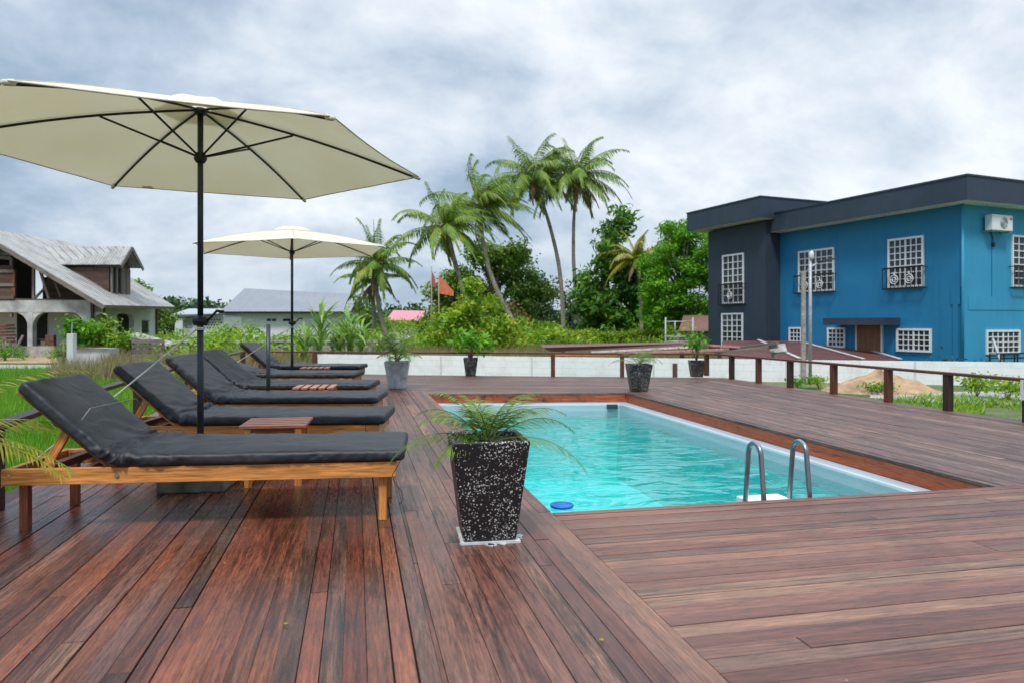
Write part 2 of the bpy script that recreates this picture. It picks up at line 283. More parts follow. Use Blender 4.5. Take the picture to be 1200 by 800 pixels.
def block_wall_mat():
    m, nt = newmat('block_wall'); L = nt.links.new
    uv = N(nt, 'ShaderNodeUVMap')
    br = N(nt, 'ShaderNodeTexBrick', i_Scale=1.0); L(uv.outputs[0], br.inputs['Vector'])
    br.inputs['Brick Width'].default_value = 0.42; br.inputs['Row Height'].default_value = 0.2; br.inputs['Mortar Size'].default_value = 0.008
    br.inputs['Color1'].default_value = (0.90, 0.90, 0.90, 1); br.inputs['Color2'].default_value = (0.87, 0.88, 0.88, 1); br.inputs['Mortar'].default_value = (0.80, 0.81, 0.81, 1)
    tc = N(nt, 'ShaderNodeTexCoord'); n = N(nt, 'ShaderNodeTexNoise', i_Scale=1.6, i_Detail=8.0, i_Roughness=0.7); L(tc.outputs['Object'], n.inputs['Vector'])
    cr = ramp(nt, [(0.35, (0.86, 0.85, 0.82)), (0.5, (1, 1, 1))]); L(n.outputs[0], cr.inputs[0])
    mu = N(nt, 'ShaderNodeMix', data_type='RGBA', blend_type='MULTIPLY', i_0=1.0); L(br.outputs[0], mu.inputs[6]); L(cr.outputs[0], mu.inputs[7])
    p = N(nt, 'ShaderNodeBsdfPrincipled', i_Roughness=0.8); L(mu.outputs[2], p.inputs['Base Color'])
    bp = N(nt, 'ShaderNodeBump', i_Strength=0.5, i_Distance=0.01, invert=True); L(br.outputs['Fac'], bp.inputs['Height']); L(bp.outputs[0], p.inputs['Normal'])
    finish(nt, p)
block_wall_mat()
def terrazzo():
    m, nt = newmat('terrazzo'); L = nt.links.new
    tc = N(nt, 'ShaderNodeTexCoord')
    dn = N(nt, 'ShaderNodeTexNoise', i_Scale=60.0, i_Detail=2.0); L(tc.outputs['Object'], dn.inputs['Vector'])
    mxv = N(nt, 'ShaderNodeVectorMath', operation='MULTIPLY_ADD'); mxv.inputs[1].default_value = (0.012,) * 3; L(dn.outputs['Color'], mxv.inputs[0]); L(tc.outputs['Object'], mxv.inputs[2])
    n2 = N(nt, 'ShaderNodeTexNoise', i_Scale=7.0, i_Detail=3.0); L(tc.outputs['Object'], n2.inputs['Vector'])
    tot = None
    for sc, t in ((75.0, 0.30), (130.0, 0.33)):
        v = N(nt, 'ShaderNodeTexVoronoi', i_Scale=sc); L(mxv.outputs[0], v.inputs['Vector'])
        wn = N(nt, 'ShaderNodeTexWhiteNoise'); L(v.outputs['Position'], wn.inputs['Vector'])
        r = N(nt, 'ShaderNodeMapRange'); L(n2.outputs[0], r.inputs[0]); r.inputs[1].default_value = 0.35; r.inputs[2].default_value = 0.65; r.inputs[3].default_value = 0.05; r.inputs[4].default_value = 0.62
        has = N(nt, 'ShaderNodeMath', operation='LESS_THAN'); L(wn.outputs[0], has.inputs[0]); L(r.outputs[0], has.inputs[1])
        near = N(nt, 'ShaderNodeMath', operation='LESS_THAN', i_1=t); L(v.outputs['Distance'], near.inputs[0])
        pr = N(nt, 'ShaderNodeMath', operation='MULTIPLY'); L(has.outputs[0], pr.inputs[0]); L(near.outputs[0], pr.inputs[1])
        if tot is None: tot = pr
        else:
            mm = N(nt, 'ShaderNodeMath', operation='MAXIMUM'); L(tot.outputs[0], mm.inputs[0]); L(pr.outputs[0], mm.inputs[1]); tot = mm
    mx = N(nt, 'ShaderNodeMix', data_type='RGBA'); L(tot.outputs[0], mx.inputs[0]); mx.inputs[6].default_value = (0.012, 0.012, 0.014, 1); mx.inputs[7].default_value = (0.60, 0.59, 0.54, 1)
    p = N(nt, 'ShaderNodeBsdfPrincipled', i_Roughness=0.42); L(mx.outputs[2], p.inputs['Base Color'])
    bp = N(nt, 'ShaderNodeBump', i_Strength=0.3, i_Distance=0.002); L(tot.outputs[0], bp.inputs['Height']); L(bp.outputs[0], p.inputs['Normal'])
    finish(nt, p)
terrazzo()
def water_mat():
    m, nt = newmat('pool_water'); L = nt.links.new
    tc = N(nt, 'ShaderNodeTexCoord')
    mp = N(nt, 'ShaderNodeMapping'); mp.inputs['Scale'].default_value = (1.0, 1.9, 1); mp.inputs['Rotation'].default_value = (0, 0, R(20)); L(tc.outputs['Object'], mp.inputs[0])
    n = N(nt, 'ShaderNodeTexNoise', i_Scale=1.7, i_Detail=3.0, i_Roughness=0.42, i_Distortion=1.1); L(mp.outputs[0], n.inputs['Vector'])
    n2 = N(nt, 'ShaderNodeTexNoise', i_Scale=9.0, i_Detail=2.0); L(mp.outputs[0], n2.inputs['Vector'])
    s = N(nt, 'ShaderNodeMath', operation='MULTIPLY_ADD', i_1=0.06); L(n2.outputs[0], s.inputs[0]); L(n.outputs[0], s.inputs[2])
    bp = N(nt, 'ShaderNodeBump', i_Strength=1.0, i_Distance=0.026); L(s.outputs[0], bp.inputs['Height'])
    fr = N(nt, 'ShaderNodeFresnel', i_IOR=1.33); L(bp.outputs[0], fr.inputs['Normal'])
    g = N(nt, 'ShaderNodeBsdfGlossy', i_Roughness=0.02); g.inputs[0].default_value = (1, 1, 1, 1); L(bp.outputs[0], g.inputs['Normal'])
    t = N(nt, 'ShaderNodeBsdfTransparent'); t.inputs[0].default_value = (0.80, 0.98, 0.98, 1)
    ms = N(nt, 'ShaderNodeMixShader'); L(fr.outputs[0], ms.inputs[0]); L(t.outputs[0], ms.inputs[1]); L(g.outputs[0], ms.inputs[2])
    finish(nt, ms)
water_mat()
plain('pool_liner', (0.035, 0.72, 0.71), 0.5, nscale=1.3, nvar=0.05)
def ground_mat():
    m, nt = newmat('ground_soil'); L = nt.links.new
    tc = N(nt, 'ShaderNodeTexCoord')
    n = N(nt, 'ShaderNodeTexNoise', i_Scale=0.25, i_Detail=10.0, i_Roughness=0.65); L(tc.outputs['Object'], n.inputs['Vector'])
    n2 = N(nt, 'ShaderNodeTexNoise', i_Scale=9.0, i_Detail=8.0, i_Roughness=0.7); L(tc.outputs['Object'], n2.inputs['Vector'])
    cr = ramp(nt, [(0.35, (0.045, 0.085, 0.018)), (0.5, (0.085, 0.14, 0.028)), (0.62, (0.20, 0.19, 0.09)), (0.72, (0.30, 0.25, 0.16))]); L(n.outputs[0], cr.inputs[0])
    g = ramp(nt, [(0.3, (0.55, 0.55, 0.55)), (0.7, (1.3, 1.3, 1.3))]); L(n2.outputs[0], g.inputs[0])
    mu = N(nt, 'ShaderNodeMix', data_type='RGBA', blend_type='MULTIPLY', i_0=1.0); L(cr.outputs[0], mu.inputs[6]); L(g.outputs[0], mu.inputs[7])
    p = N(nt, 'ShaderNodeBsdfPrincipled', i_Roughness=0.95); L(mu.outputs[2], p.inputs['Base Color'])
    bp = N(nt, 'ShaderNodeBump', i_Strength=0.8, i_Distance=0.05); L(n2.outputs[0], bp.inputs['Height']); L(bp.outputs[0], p.inputs['Normal'])
    finish(nt, p)
ground_mat()
foliage('leaf_grass', [(0.06, 0.18, 0.012), (0.12, 0.33, 0.02), (0.20, 0.42, 0.025), (0.36, 0.42, 0.07)], 0.35)
foliage('leaf_dry', [(0.20, 0.16, 0.07), (0.32, 0.27, 0.13), (0.16, 0.20, 0.05)], 0.25)
foliage('leaf_bush', [(0.05, 0.16, 0.010), (0.15, 0.32, 0.016), (0.34, 0.50, 0.022), (0.56, 0.58, 0.035)], 0.35)
foliage('leaf_mango', [(0.035, 0.10, 0.012), (0.09, 0.20, 0.020), (0.19, 0.30, 0.03), (0.36, 0.38, 0.05)], 0.25)
foliage('leaf_croton', [(0.05, 0.17, 0.012), (0.16, 0.34, 0.02), (0.38, 0.50, 0.03), (0.68, 0.60, 0.04)], 0.35)
foliage('leaf_breadfruit', [(0.025, 0.09, 0.012), (0.06, 0.19, 0.018), (0.15, 0.32, 0.025), (0.34, 0.50, 0.04)], 0.3)
foliage('leaf_rain', [(0.03, 0.13, 0.008), (0.09, 0.29, 0.012), (0.20, 0.46, 0.018), (0.36, 0.62, 0.03)], 0.4)
foliage('leaf_far', [(0.03, 0.075, 0.025), (0.05, 0.11, 0.03), (0.085, 0.15, 0.04)], 0.2)
foliage('leaf_grey', [(0.05, 0.075, 0.04), (0.09, 0.12, 0.06), (0.14, 0.16, 0.09)], 0.2)
foliage('leaf_rust', [(0.20, 0.08, 0.035), (0.30, 0.14, 0.06), (0.14, 0.12, 0.04)], 0.2)
foliage('leaf_palm', [(0.05, 0.13, 0.016), (0.12, 0.25, 0.028), (0.25, 0.36, 0.035), (0.50, 0.48, 0.06)], 0.3, 0.4)
foliage('leaf_palm_yellow', [(0.10, 0.17, 0.02), (0.25, 0.28, 0.03), (0.42, 0.38, 0.04), (0.50, 0.40, 0.06)], 0.3, 0.4)
foliage('leaf_palm_dry', [(0.16, 0.10, 0.055), (0.24, 0.16, 0.09), (0.12, 0.085, 0.05)], 0.15)
foliage('leaf_pot', [(0.07, 0.16, 0.025), (0.14, 0.26, 0.04), (0.24, 0.34, 0.06), (0.42, 0.38, 0.10)], 0.3, 0.4)
foliage('leaf_cane', [(0.10, 0.24, 0.03), (0.20, 0.38, 0.05), (0.36, 0.50, 0.12), (0.60, 0.62, 0.30)], 0.35, 0.45)

# ------------------------------------------------------------------ mesh builder
class MB:
    def __init__(s): s.v = []; s.f = []; s.uv = []
    def face(s, idx, uvs): s.f.append(tuple(idx)); s.uv.extend(uvs)
    def hexa(s, P, la=None, uo=None):
        """P: 8 corners 0-3 bottom ring, 4-7 top ring; la: long axis vector"""
        b = len(s.v); s.v.extend([tuple(p) for p in P])
        P = [Vector(p) for p in P]
        e = [P[1] - P[0], P[3] - P[0], P[4] - P[0]]
        if la is None: la = max(e, key=lambda x: x.length)
        la = la.normalized() if la.length > 0 else Vector((1, 0, 0))
        uo = uo if uo is not None else (random.random() * 7, random.random() * 3)
        for q in ((3, 2, 1, 0), (4, 5, 6, 7), (0, 1, 5, 4), (1, 2, 6, 5), (2, 3, 7, 6), (3, 0, 4, 7)):
            n = (P[q[1]] - P[q[0]]).cross(P[q[2]] - P[q[0]])
            ac = n.cross(la)
            if ac.length < 1e-9: ac = P[q[1]] - P[q[0]]; l2 = n.cross(ac)
            else: l2 = la
            if ac.length < 1e-12: ac = Vector((0, 0, 1))
            ac.normalize(); l2 = l2.normalized()
            s.face([b + i for i in q], [(P[i].dot(l2) + uo[0], P[i].dot(ac) + uo[1]) for i in q])
        return s
    def box(s, c, d, rz=0.0):
        c = Vector(c); hx, hy, hz = d[0] / 2, d[1] / 2, d[2] / 2
        M = Matrix.Rotation(rz, 3, 'Z')
        P = [c + M @ Vector((x, y, z)) for z in (-hz, hz) for x, y in ((-hx, -hy), (hx, -hy), (hx, hy), (-hx, hy))]
        return s.hexa(P)
    def bb(s, a, b):
        return s.box([(a[i] + b[i]) / 2 for i in range(3)], [abs(b[i] - a[i]) for i in range(3)])
    def beam(s, p0, p1, w, h, up=(0, 0, 1)):
        p0 = Vector(p0); p1 = Vector(p1); d = (p1 - p0).normalized(); up = Vector(up)
        side = d.cross(up)
        if side.length < 1e-4: side = Vector((1, 0, 0))
        side.normalize(); u2 = side.cross(d).normalized()
        P = []
        for zz in (-h / 2, h / 2):
            for p, x in ((p0, -w / 2), (p1, -w / 2), (p1, w / 2), (p0, w / 2)):
                P.append(p + side * x + u2 * zz)
        # reorder so ring is counter-clockwise
        return s.hexa([P[0], P[1], P[2], P[3], P[4], P[5], P[6], P[7]], d)
    def tube(s, pts, rad, n=8, cap=True, closed=False):
        pts = [Vector(p) for p in pts]; m = len(pts)
        if not hasattr(rad, '__len__'): rad = [rad] * m
        b = len(s.v); ref = None; acc = 0.0; lens = []
        for i, p in enumerate(pts):
            if closed: t = pts[(i + 1) % m] - pts[i - 1]
            else: t = pts[min(i + 1, m - 1)] - pts[max(i - 1, 0)]
            t = t.normalized() if t.length > 0 else Vector((0, 0, 1))
            if ref is None: ref = Vector((1, 0, 0)) if abs(t.x) < 0.8 else Vector((0, 1, 0))
            a = (ref - t * ref.dot(t)).normalized(); ref = a; c = t.cross(a)
            if i: acc += (p - pts[i - 1]).length
            lens.append(acc)
            for k in range(n):
                an = 2 * PI * k / n; s.v.append(tuple(p + (a * math.cos(an) + c * math.sin(an)) * rad[i]))
        seg = m if closed else m - 1
        for i in range(seg):
            j = (i + 1) % m
            for k in range(n):
                k2 = (k + 1) % n
                s.face((b + i * n + k, b + i * n + k2, b + j * n + k2, b + j * n + k), [(lens[i], k / n), (lens[i], (k + 1) / n), (lens[j], (k + 1) / n), (lens[j], k / n)])
        if cap and not closed:
            s.face([b + k for k in range(n)][::-1], [(0, 0)] * n); s.face([b + (m - 1) * n + k for k in range(n)], [(0, 0)] * n)
        return s
    def poly(s, pts, z0, z1, uo=(0, 0), dr=(1, 0)):
        """prism over a plan polygon (counter-clockwise)"""
        n = len(pts); b = len(s.v); px = (-dr[1], dr[0])
        def uvp(p, z=0): return (p[0] * dr[0] + p[1] * dr[1] + uo[0], p[0] * px[0] + p[1] * px[1] + uo[1] + z)
        for z in (z0, z1):
            for p in pts: s.v.append((p[0], p[1], z))
        s.face([b + n + i for i in range(n)], [uvp(p) for p in pts])
        s.face([b + i for i in range(n)][::-1], [uvp(p) for p in pts][::-1])
        for i in range(n):
            j = (i + 1) % n
            s.face((b + i, b + j, b + n + j, b + n + i), [uvp(pts[i], z0), uvp(pts[j], z0), uvp(pts[j], z1), uvp(pts[i], z1)])
        return s
    def quad(s, a, b_, c, d):
        b = len(s.v); P = [Vector(x) for x in (a, b_, c, d)]; s.v.extend([tuple(p) for p in P])
        w = (P[1] - P[0]).length; h = (P[3] - P[0]).length
        s.face((b, b + 1, b + 2, b + 3), [(0, 0), (w, 0), (w, h), (0, h)]); return s
    def slab(s, a, b_, c, d, t):
        """quad with thickness t along its normal (downwards)"""
        P = [Vector(x) for x in (a, b_, c, d)]; n = (P[1] - P[0]).cross(P[3] - P[0]).normalized()
        b = len(s.v); Q = [p - n * t for p in P]; s.v.extend([tuple(p) for p in P + Q])
        w = (P[1] - P[0]).length; h = (P[3] - P[0]).length; U = [(0, 0), (w, 0), (w, h), (0, h)]
        s.face((b, b + 1, b + 2, b + 3), U); s.face((b + 7, b + 6, b + 5, b + 4), U[::-1])
        for i in range(4):
            j = (i + 1) % 4; s.face((b + i, b + 4 + i, b + 4 + j, b + j), [U[i], U[i], U[j], U[j]])
        return s
    def build(s, name, mat, parent=None, smooth=False, loc=None, bevel=0.0):
        me = bpy.data.meshes.new(name); me.from_pydata(s.v, [], s.f)
        ul = me.uv_layers.new(name='UVMap'); ul.data.foreach_set('uv', np.array(s.uv, dtype=np.float32).ravel())
        me.materials.append(MATS[mat])
        if smooth: me.polygons.foreach_set('use_smooth', [True] * len(me.polygons))
        me.update()
        o = bpy.data.objects.new(name, me); C.objects.link(o)
        if parent: o.parent = parent
        if loc is not None: o.location = loc
        if bevel:
            md = o.modifiers.new('bevel', 'BEVEL'); md.width = bevel; md.segments = 2; md.limit_method = 'ANGLE'
        return o
def tag(o, label=None, cat=None, group=None, kind=None):
    if label: o['label'] = label
    if cat: o['category'] = cat
    if group: o['group'] = group
    if kind: o['kind'] = kind
    return o
def empty(name, loc, rz=0.0, label=None, cat=None, group=None):
    e = bpy.data.objects.new(name, None); e.empty_display_size = 0.2; C.objects.link(e)
    e.location = loc; e.rotation_euler = (0, 0, rz); return tag(e, label, cat, group)
def copy_tree(o, parent=None):
    c = o.copy(); C.objects.link(c)
    if parent: c.parent = parent
    for ch in [x for x in list(o.children)]: copy_tree(ch, c)
    return c
def npmesh(name, V, Fq, mat, parent=None, kind=4):
    """V (n,3); faces are consecutive runs of `kind` vertices unless Fq given"""
    me = bpy.data.meshes.new(name); n = len(V)
    if Fq is None:
        nf = n // kind; me.vertices.add(n); me.vertices.foreach_set('co', V.astype(np.float32).ravel())
        me.loops.add(n); me.loops.foreach_set('vertex_index', np.arange(n, dtype=np.int32))
        me.polygons.add(nf); me.polygons.foreach_set('loop_start', np.arange(0, n, kind, dtype=np.int32)); me.polygons.foreach_set('loop_total', np.full(nf, kind, dtype=np.int32))
    me.materials.append(MATS[mat]); me.update(calc_edges=True)
    o = bpy.data.objects.new(name, me); C.objects.link(o)
    if parent: o.parent = parent
    return o
def leafquads(P, size, rs, up=0.35, aspect=0.45, out=None):
    """diamond leaves centred on P; `size` array of half lengths"""
    n = len(P); nr = rs.normal(size=(n, 3)); nr[:, 2] += up * 2
    if out is not None: nr += out * 0.9
    nr /= np.linalg.norm(nr, axis=1)[:, None]
    t = rs.normal(size=(n, 3)); t -= nr * (t * nr).sum(1)[:, None]; t /= np.linalg.norm(t, axis=1)[:, None]
    b = np.cross(nr, t); s = size[:, None]
    V = np.empty((n, 4, 3)); V[:, 0] = P - t * s; V[:, 1] = P + b * s * aspect; V[:, 2] = P + t * s; V[:, 3] = P - b * s * aspect
    V[:, 1] += nr * s * 0.18; V[:, 3] += nr * s * 0.18
    return V.reshape(-1, 3)
def clump_points(centers, radii, per, rs, flat=0.75, shell=0.5):
    P = []; O = []
    for c, r in zip(centers, radii):
        n = max(6, int(per * r * r))
        d = rs.normal(size=(n, 3)); d /= np.linalg.norm(d, axis=1)[:, None]
        rad = (shell + (1 - shell) * rs.random(n)) ** 0.6 * r
        rad *= 1 + 0.25 * rs.normal(size=n)
        q = d * rad[:, None]; q[:, 2] *= flat
        P.append(np.array(c) + q); O.append(d)
    return np.concatenate(P), np.concatenate(O)

# ------------------------------------------------------------------ ground
def ground():
    mb = MB(); S = 900.0
    xs = [-S, -60, -12, 0.7, 4.6, 20, 70, S]; ys = [-S, -30, 3.4, 11.6, 30, 80, S]
    for y in ys:
        for x in xs: mb.v.append((x, y, GZ))
    for j in range(6):
        for i in range(7):
            if i == 3 and j == 2: continue          # the pool basin sits in this opening
            a = j * 8 + i; mb.face((a, a + 1, a + 9, a + 8), [(0, 0)] * 4)
    tag(mb.build('ground', 'ground_soil'), kind='structure')
ground()

# ------------------------------------------------------------------ deck
def clip(poly, n, c, keep_less=True):
    out = []; m = len(poly)
    for i in range(m):
        a, b = poly[i], poly[(i + 1) % m]
        da = a[0] * n[0] + a[1] * n[1] - c; db = b[0] * n[0] + b[1] * n[1] - c
        if not keep_less: da, db = -da, -db
        if da <= 0: out.append(a)
        if (da < 0 < db) or (db < 0 < da):
            t = da / (da - db); out.append((a[0] + (b[0] - a[0]) * t, a[1] + (b[1] - a[1]) * t))
    return out
def boards(poly, ang, pitch, mat, name, seed, gap=0.005, maxlen=(2.6, 5.0), z=0.0, thick=0.022):
    rnd = random.Random(seed); d = (math.cos(ang), math.sin(ang)); n = (-d[1], d[0])
    vals = [p[0] * n[0] + p[1] * n[1] for p in poly]; al = [p[0] * d[0] + p[1] * d[1] for p in poly]
    mb = MB(); c = min(vals)
    while c < max(vals):
        pw = pitch * rnd.uniform(0.93, 1.07)
        g = gap * rnd.choice((0.2, 0.35, 0.5, 0.5, 0.8, 1.0, 1.5))
        st = clip(clip(poly, n, c + pw - g, True), n, c, False)
        if len(st) >= 3:
            a = min(al) - rnd.uniform(0, maxlen[0])
            while a < max(al):
                ln = rnd.uniform(*maxlen)
                seg = clip(clip(st, d, a + ln - 0.003, True), d, a, False)
                if len(seg) >= 3:
                    ar = sum(seg[i][0] * seg[(i + 1) % len(seg)][1] - seg[(i + 1) % len(seg)][0] * seg[i][1] for i in range(len(seg)))
                    if ar < 0: seg = seg[::-1]
                    if abs(ar) > 1e-4: mb.poly(seg, z - thick, z + rnd.uniform(-0.0015, 0.0015), (rnd.random() * 30, rnd.random() * 9), d)
                a += ln
        c += pw
    return tag(mb.build(name, mat), kind='structure')
XL, XR, YN = 1.10, 7.34, 3.94
PFL, PFR = (1.10, 11.12), (4.17, 10.62)
LE = [(-2.04, -2.5), (-2.06, 4.9), (-2.30, 7.4), (-2.46, 10.5)]       # left edge of the deck
FL, FR = (-2.50, 16.62), (7.34, 13.18)
BL = gp(427, 455.5); B1 = gp(497, 457.5)
tl = (-2.48, B1.y + (B1.x + 2.48) * 0.30)
XM = 0.255; ym = B1.y + (B1.x - XM) * 0.30
boards([(-2.04, -2.5), (XM, -2.5), (XM, ym), (tl[0], tl[1]), LE[3], LE[2], LE[1]], R(90), 0.0735, 'deck_wood', 'deck', 1)
boards([(XM + .002, -2.5), (XL, -2.5), (XL, PFL[1]), (XL, B1.y), (XM + .002, ym)], R(90), 0.0755, 'deck_wood_pool', 'deck', 7)
boards([(XL + .002, -2.5), (XR + 3.0, -2.5), (XR + 3.0, 2.0), (XR, 3.0), (XR, YN), (XL + .002, YN)], 0.0, 0.088, 'deck_wood_near', 'deck', 2, maxlen=(3.0, 5.5))
boards([(4.172, YN + .004), (XR, YN + .004), (XR, 13.10), (4.172, PFR[1])], R(90), 0.10, 'deck_wood_far', 'deck', 3, maxlen=(3, 5.5))
boards([(tl[0], tl[1] + .004), (XL, B1.y + .004), (XL + .004, PFL[1] + .004), (4.168, PFR[1] + .004), (XR - .004, 13.12), FR, FL], R(-15), 0.10, 'deck_wood_far', 'deck', 4, maxlen=(3, 5.5))
def deck_under():
    mb = MB()
    mb.poly([(-2.0, -2.4), (1.06, -2.4), (1.06, 12.0), (-2.4, 12.6), (-2.4, 10)], -0.10, -0.028)
    mb.poly([(1.06, -2.4), (7.3, -2.4), (7.3, 3.90), (1.06, 3.90)], -0.10, -0.028)
    mb.poly([(4.22, 3.90), (7.3, 3.90), (7.3, 13.0), (4.22, 10.66)], -0.10, -0.028)
    mb.poly([(-2.4, 12.6), (1.06, 11.8), (1.06, 11.18), (4.22, 10.68), (7.3, 13.02), (-2.4, 16.5)], -0.10, -0.028)
    mb.beam((7.36, -2, -.075), (7.36, 13.2, -.075), .03, .14); mb.beam((-2.5, 16.66, -.075), (7.36, 13.22, -.075), .03, .14)
    for x, y in ((7.2, 1), (7.2, 3), (7.2, 5), (7.2, 7), (7.2, 9), (7.2, 11), (7.2, 12.8), (-1.95, 0), (-1.95, 2), (-1.95, 4.5), (-2.1, 6.5), (-2.3, 8.5), (-2.35, 10.5), (-2.4, 13), (-2.4, 16.2), (0, 15.5), (3, 14.5), (5, 13.8)):
        mb.box((x, y, -.37), (.1, .1, .5))
    tag(mb.build('deck_joists', 'rail_dark_wood'), kind='structure')
    mb = MB(); t = 0.022
    def fas(a, b, off):
        mb.beam((a[0] + off[0], a[1] + off[1], -.085), (b[0] + off[0], b[1] + off[1], -.085), t, .118)
    fas(PFL, PFR, (0, .02)); fas((4.172, YN), PFR, (.014, 0)); fas((XL, YN), PFL, (-.014, 0)); fas((XL, YN), (4.17, YN), (0, -.014))
    tag(mb.build('deck_fascia', 'fascia_wood'), kind='structure')
deck_under()

# ------------------------------------------------------------------ pool
WZ = -0.265
def pool():
    root = empty('swimming_pool', (2.6, 7.4, -1.3), 0, 'turquoise lined swimming pool with pale rim sunk in the wooden deck', 'pool')
    o = Vector((2.6, 7.4, -1.3))
    quad = [(1.02, 3.86), (4.24, 3.86), (4.24, 10.70), (1.02, 11.22)]
    def ins(k): 
        c = [(1.02 + k, 3.86 + k), (4.24 - k, 3.86 + k), (4.24 - k, 10.70 - k), (1.02 + k, 11.22 - k)]; return c
    outer, inner = ins(0.06), ins(0.20)
    # rim: rounded lip made of a profile swept round the quad
    mb = MB(); prof = [(0.0, -.165), (0.0, -.15), (0.015, -.146), (0.13, -.150), (0.150, -.158), (0.158, -.175), (0.158, -.215), (0.17, -.36)]
    rings = [[(p[0], p[1], z) for p in ins(0.06 + k)] for k, z in prof]
    for i in range(len(prof) - 1):
        for k in range(4):
            k2 = (k + 1) % 4
            mb.quad(rings[i][k], rings[i][k2], rings[i + 1][k2], rings[i + 1][k])
    for v in range(len(mb.v)): mb.v[v] = tuple(Vector(mb.v[v]) - o)
    mb.build('rim', 'pool_plastic', root)
    mb = MB(); top = [(p[0], p[1], -.33) for p in ins(0.225)]; bot = [(p[0], p[1], -1.28) for p in ins(0.32)]
    for k in range(4):
        k2 = (k + 1) % 4; mb.quad(top[k], top[k2], bot[k2], bot[k])
    mb.quad(*bot)
    for v in range(len(mb.v)): mb.v[v] = tuple(Vector(mb.v[v]) - o)
    mb.build('liner', 'pool_liner', root)
    mb = MB(); mb.box(Vector((3.90, 10.50, -.195)) - o, (.17, .07, .07), R(-9)); mb.build('skimmer', 'skimmer', root, bevel=.008)
    w = MB(); q = ins(0.223); nx, ny = 8, 12
    w.quad(*[(p[0], p[1], WZ) for p in q])
    tag(w.build('water', 'pool_water'), kind='structure')
pool()
def ladder():
    root = empty('pool_ladder', (2.72, 4.1, -.25), 0, 'grey steel pool ladder with two hooped handrails at the near pool edge', 'ladder')
    for x in (-.17, .16):
        pts = []; y0, y1 = -.02, .24
        top = .42
        pts.append((x, y1 + .05, -.28)); pts.append((x, y1 - .01, .1))
        for k in range(0, 13):
            a = PI * k / 12; pts.append((x, (y0 + y1) / 2 + math.cos(a) * .075 * (1), top + .06 + math.sin(a) * .075))
        pts.append((x, y0 + .01, .1)); pts.append((x, y0 - .05, -.28))
        MB().tube(pts, .0165, 12).build('handrail', 'steel', root, smooth=True)
    m = MB(); m.box((0.0, .24, .130), (.32, .24, .045)); m.build('step', 'white_paint', root, bevel=.006)
    for z in (-.25,): 
        m = MB(); m.box((0, .20, z), (.36, .10, .03)); m.build('tread', 'white_paint', root, bevel=.006)
ladder()
def floater():
    c = gp(656, 595, WZ)
    m = MB(); n = 24
    prof = [(.005, -.014), (.03, -.014), (.055, -.012), (.083, -.008), (.088, 0.004), (.083, .012), (.040, .014), (.036, .020), (.005, .021)]
    for r, z in prof:
        for k in range(n): m.v.append((r * math.cos(2 * PI * k / n), r * math.sin(2 * PI * k / n), z))
    for i in range(len(prof) - 1):
        for k in range(n):
            k2 = (k + 1) % n; m.face((i * n + k, i * n + k2, (i + 1) * n + k2, (i + 1) * n + k), [(0, 0)] * 4)
    o = m.build('chlorine_floater', 'blue_float', smooth=True, loc=(c.x + .03, c.y + .05, WZ + .005))
    tag(o, 'round blue plastic chlorine dispenser floating in the near left pool corner', 'pool float')
floater()

# ------------------------------------------------------------------ railings
def railing(name, pts, label, w=.10, h=.035, top=.50, mats='rail_wood', postmats=None, ends=(True, True), postw=.085):
    o = Vector((pts[0][0], pts[0][1], 0)); root = empty(name, o, 0, label, 'railing', 'low wooden railings round the deck')
    for i in range(len(pts)):
        p = Vector((pts[i][0], pts[i][1], 0)) - o
        if pts[i][2]:
            dx = Vector(pts[min(i + 1, len(pts) - 1)][:2]) - Vector(pts[max(0, i - 1)][:2]); a = math.atan2(dx.y, dx.x)
            m = MB(); m.box((p.x, p.y, (top - h) / 2 - .001), (postw, postw, top - h), a)
            m.build('post', pts[i][3] if len(pts[i]) > 3 else 'rail_wood', root, bevel=.004)
    for i in range(len(pts) - 1):
        a = Vector((pts[i][0], pts[i][1], top - h / 2)) - Vector((o.x, o.y, 0)); b = Vector((pts[i + 1][0], pts[i + 1][1], top - h / 2)) - Vector((o.x, o.y, 0))
        d = (b - a).normalized()
        m = MB(); m.beam(a, b - d * .003, w, h); m.build('top_rail', mats, root, bevel=.004)
    return root
XR2 = 7.25
rp = [(XR2, 13.10, 1), (XR2, 12.35, 0)]
ys = [13.08, 12.25, 11.25, 10.30, 9.22, 8.24, 7.20, 6.12]
for i in range(len(ys)): pass
us_posts = [(828, 'rail_wood'), (857.5, 'rail_dark_wood'), (889, 'rail_wood'), (926, 'rail_dark_wood'), (977, 'rail_wood'), (1041, 'rail_wood'), (1111, 'rail_dark_wood')]
rpts = []
for u, mt in us_posts:
    t, d = hit(u, (XR2, 0), (0, 1)); rpts.append((XR2, t, 1, mt))
rpts.append((XR2, 6.45, 1, 'rail_dark_wood')); rpts.append((XR2, 5.0, 1, 'rail_wood'))
railing('wooden_railing', rpts, 'low reddish brown wooden railing with dark posts along the right side of the deck', top=.485)
fy = lambda x: 16.52 - (x + 2.45) * (16.52 - 13.12) / 9.70
fp = []
for u in (262, 369, 551, 648, 729):
    t, d = hit(u, (-2.45, 16.52), (9.70, -3.40)); fp.append((-2.45 + 9.70 * t, 16.52 - 3.40 * t, 1))
fp = [(-2.42, fy(-2.42), 1)] + fp[1:] + [(7.16, fy(7.16), 0)]
railing('wooden_railing', fp, 'low weathered wooden railing across the far end of the deck before the white wall', w=.09, top=.50)
lp = [(-2.0, 2.6, 1, 'rail_dark_wood'), (-2.06, 4.7, 1, 'rail_dark_wood'), (-2.3, 7.25, 0), (-2.36, 8.6, 1, 'rail_dark_wood'), (-2.44, 11.4, 1, 'rail_dark_wood'), (-2.44, 14.0, 1, 'rail_dark_wood'), (-2.43, 16.42, 0)]
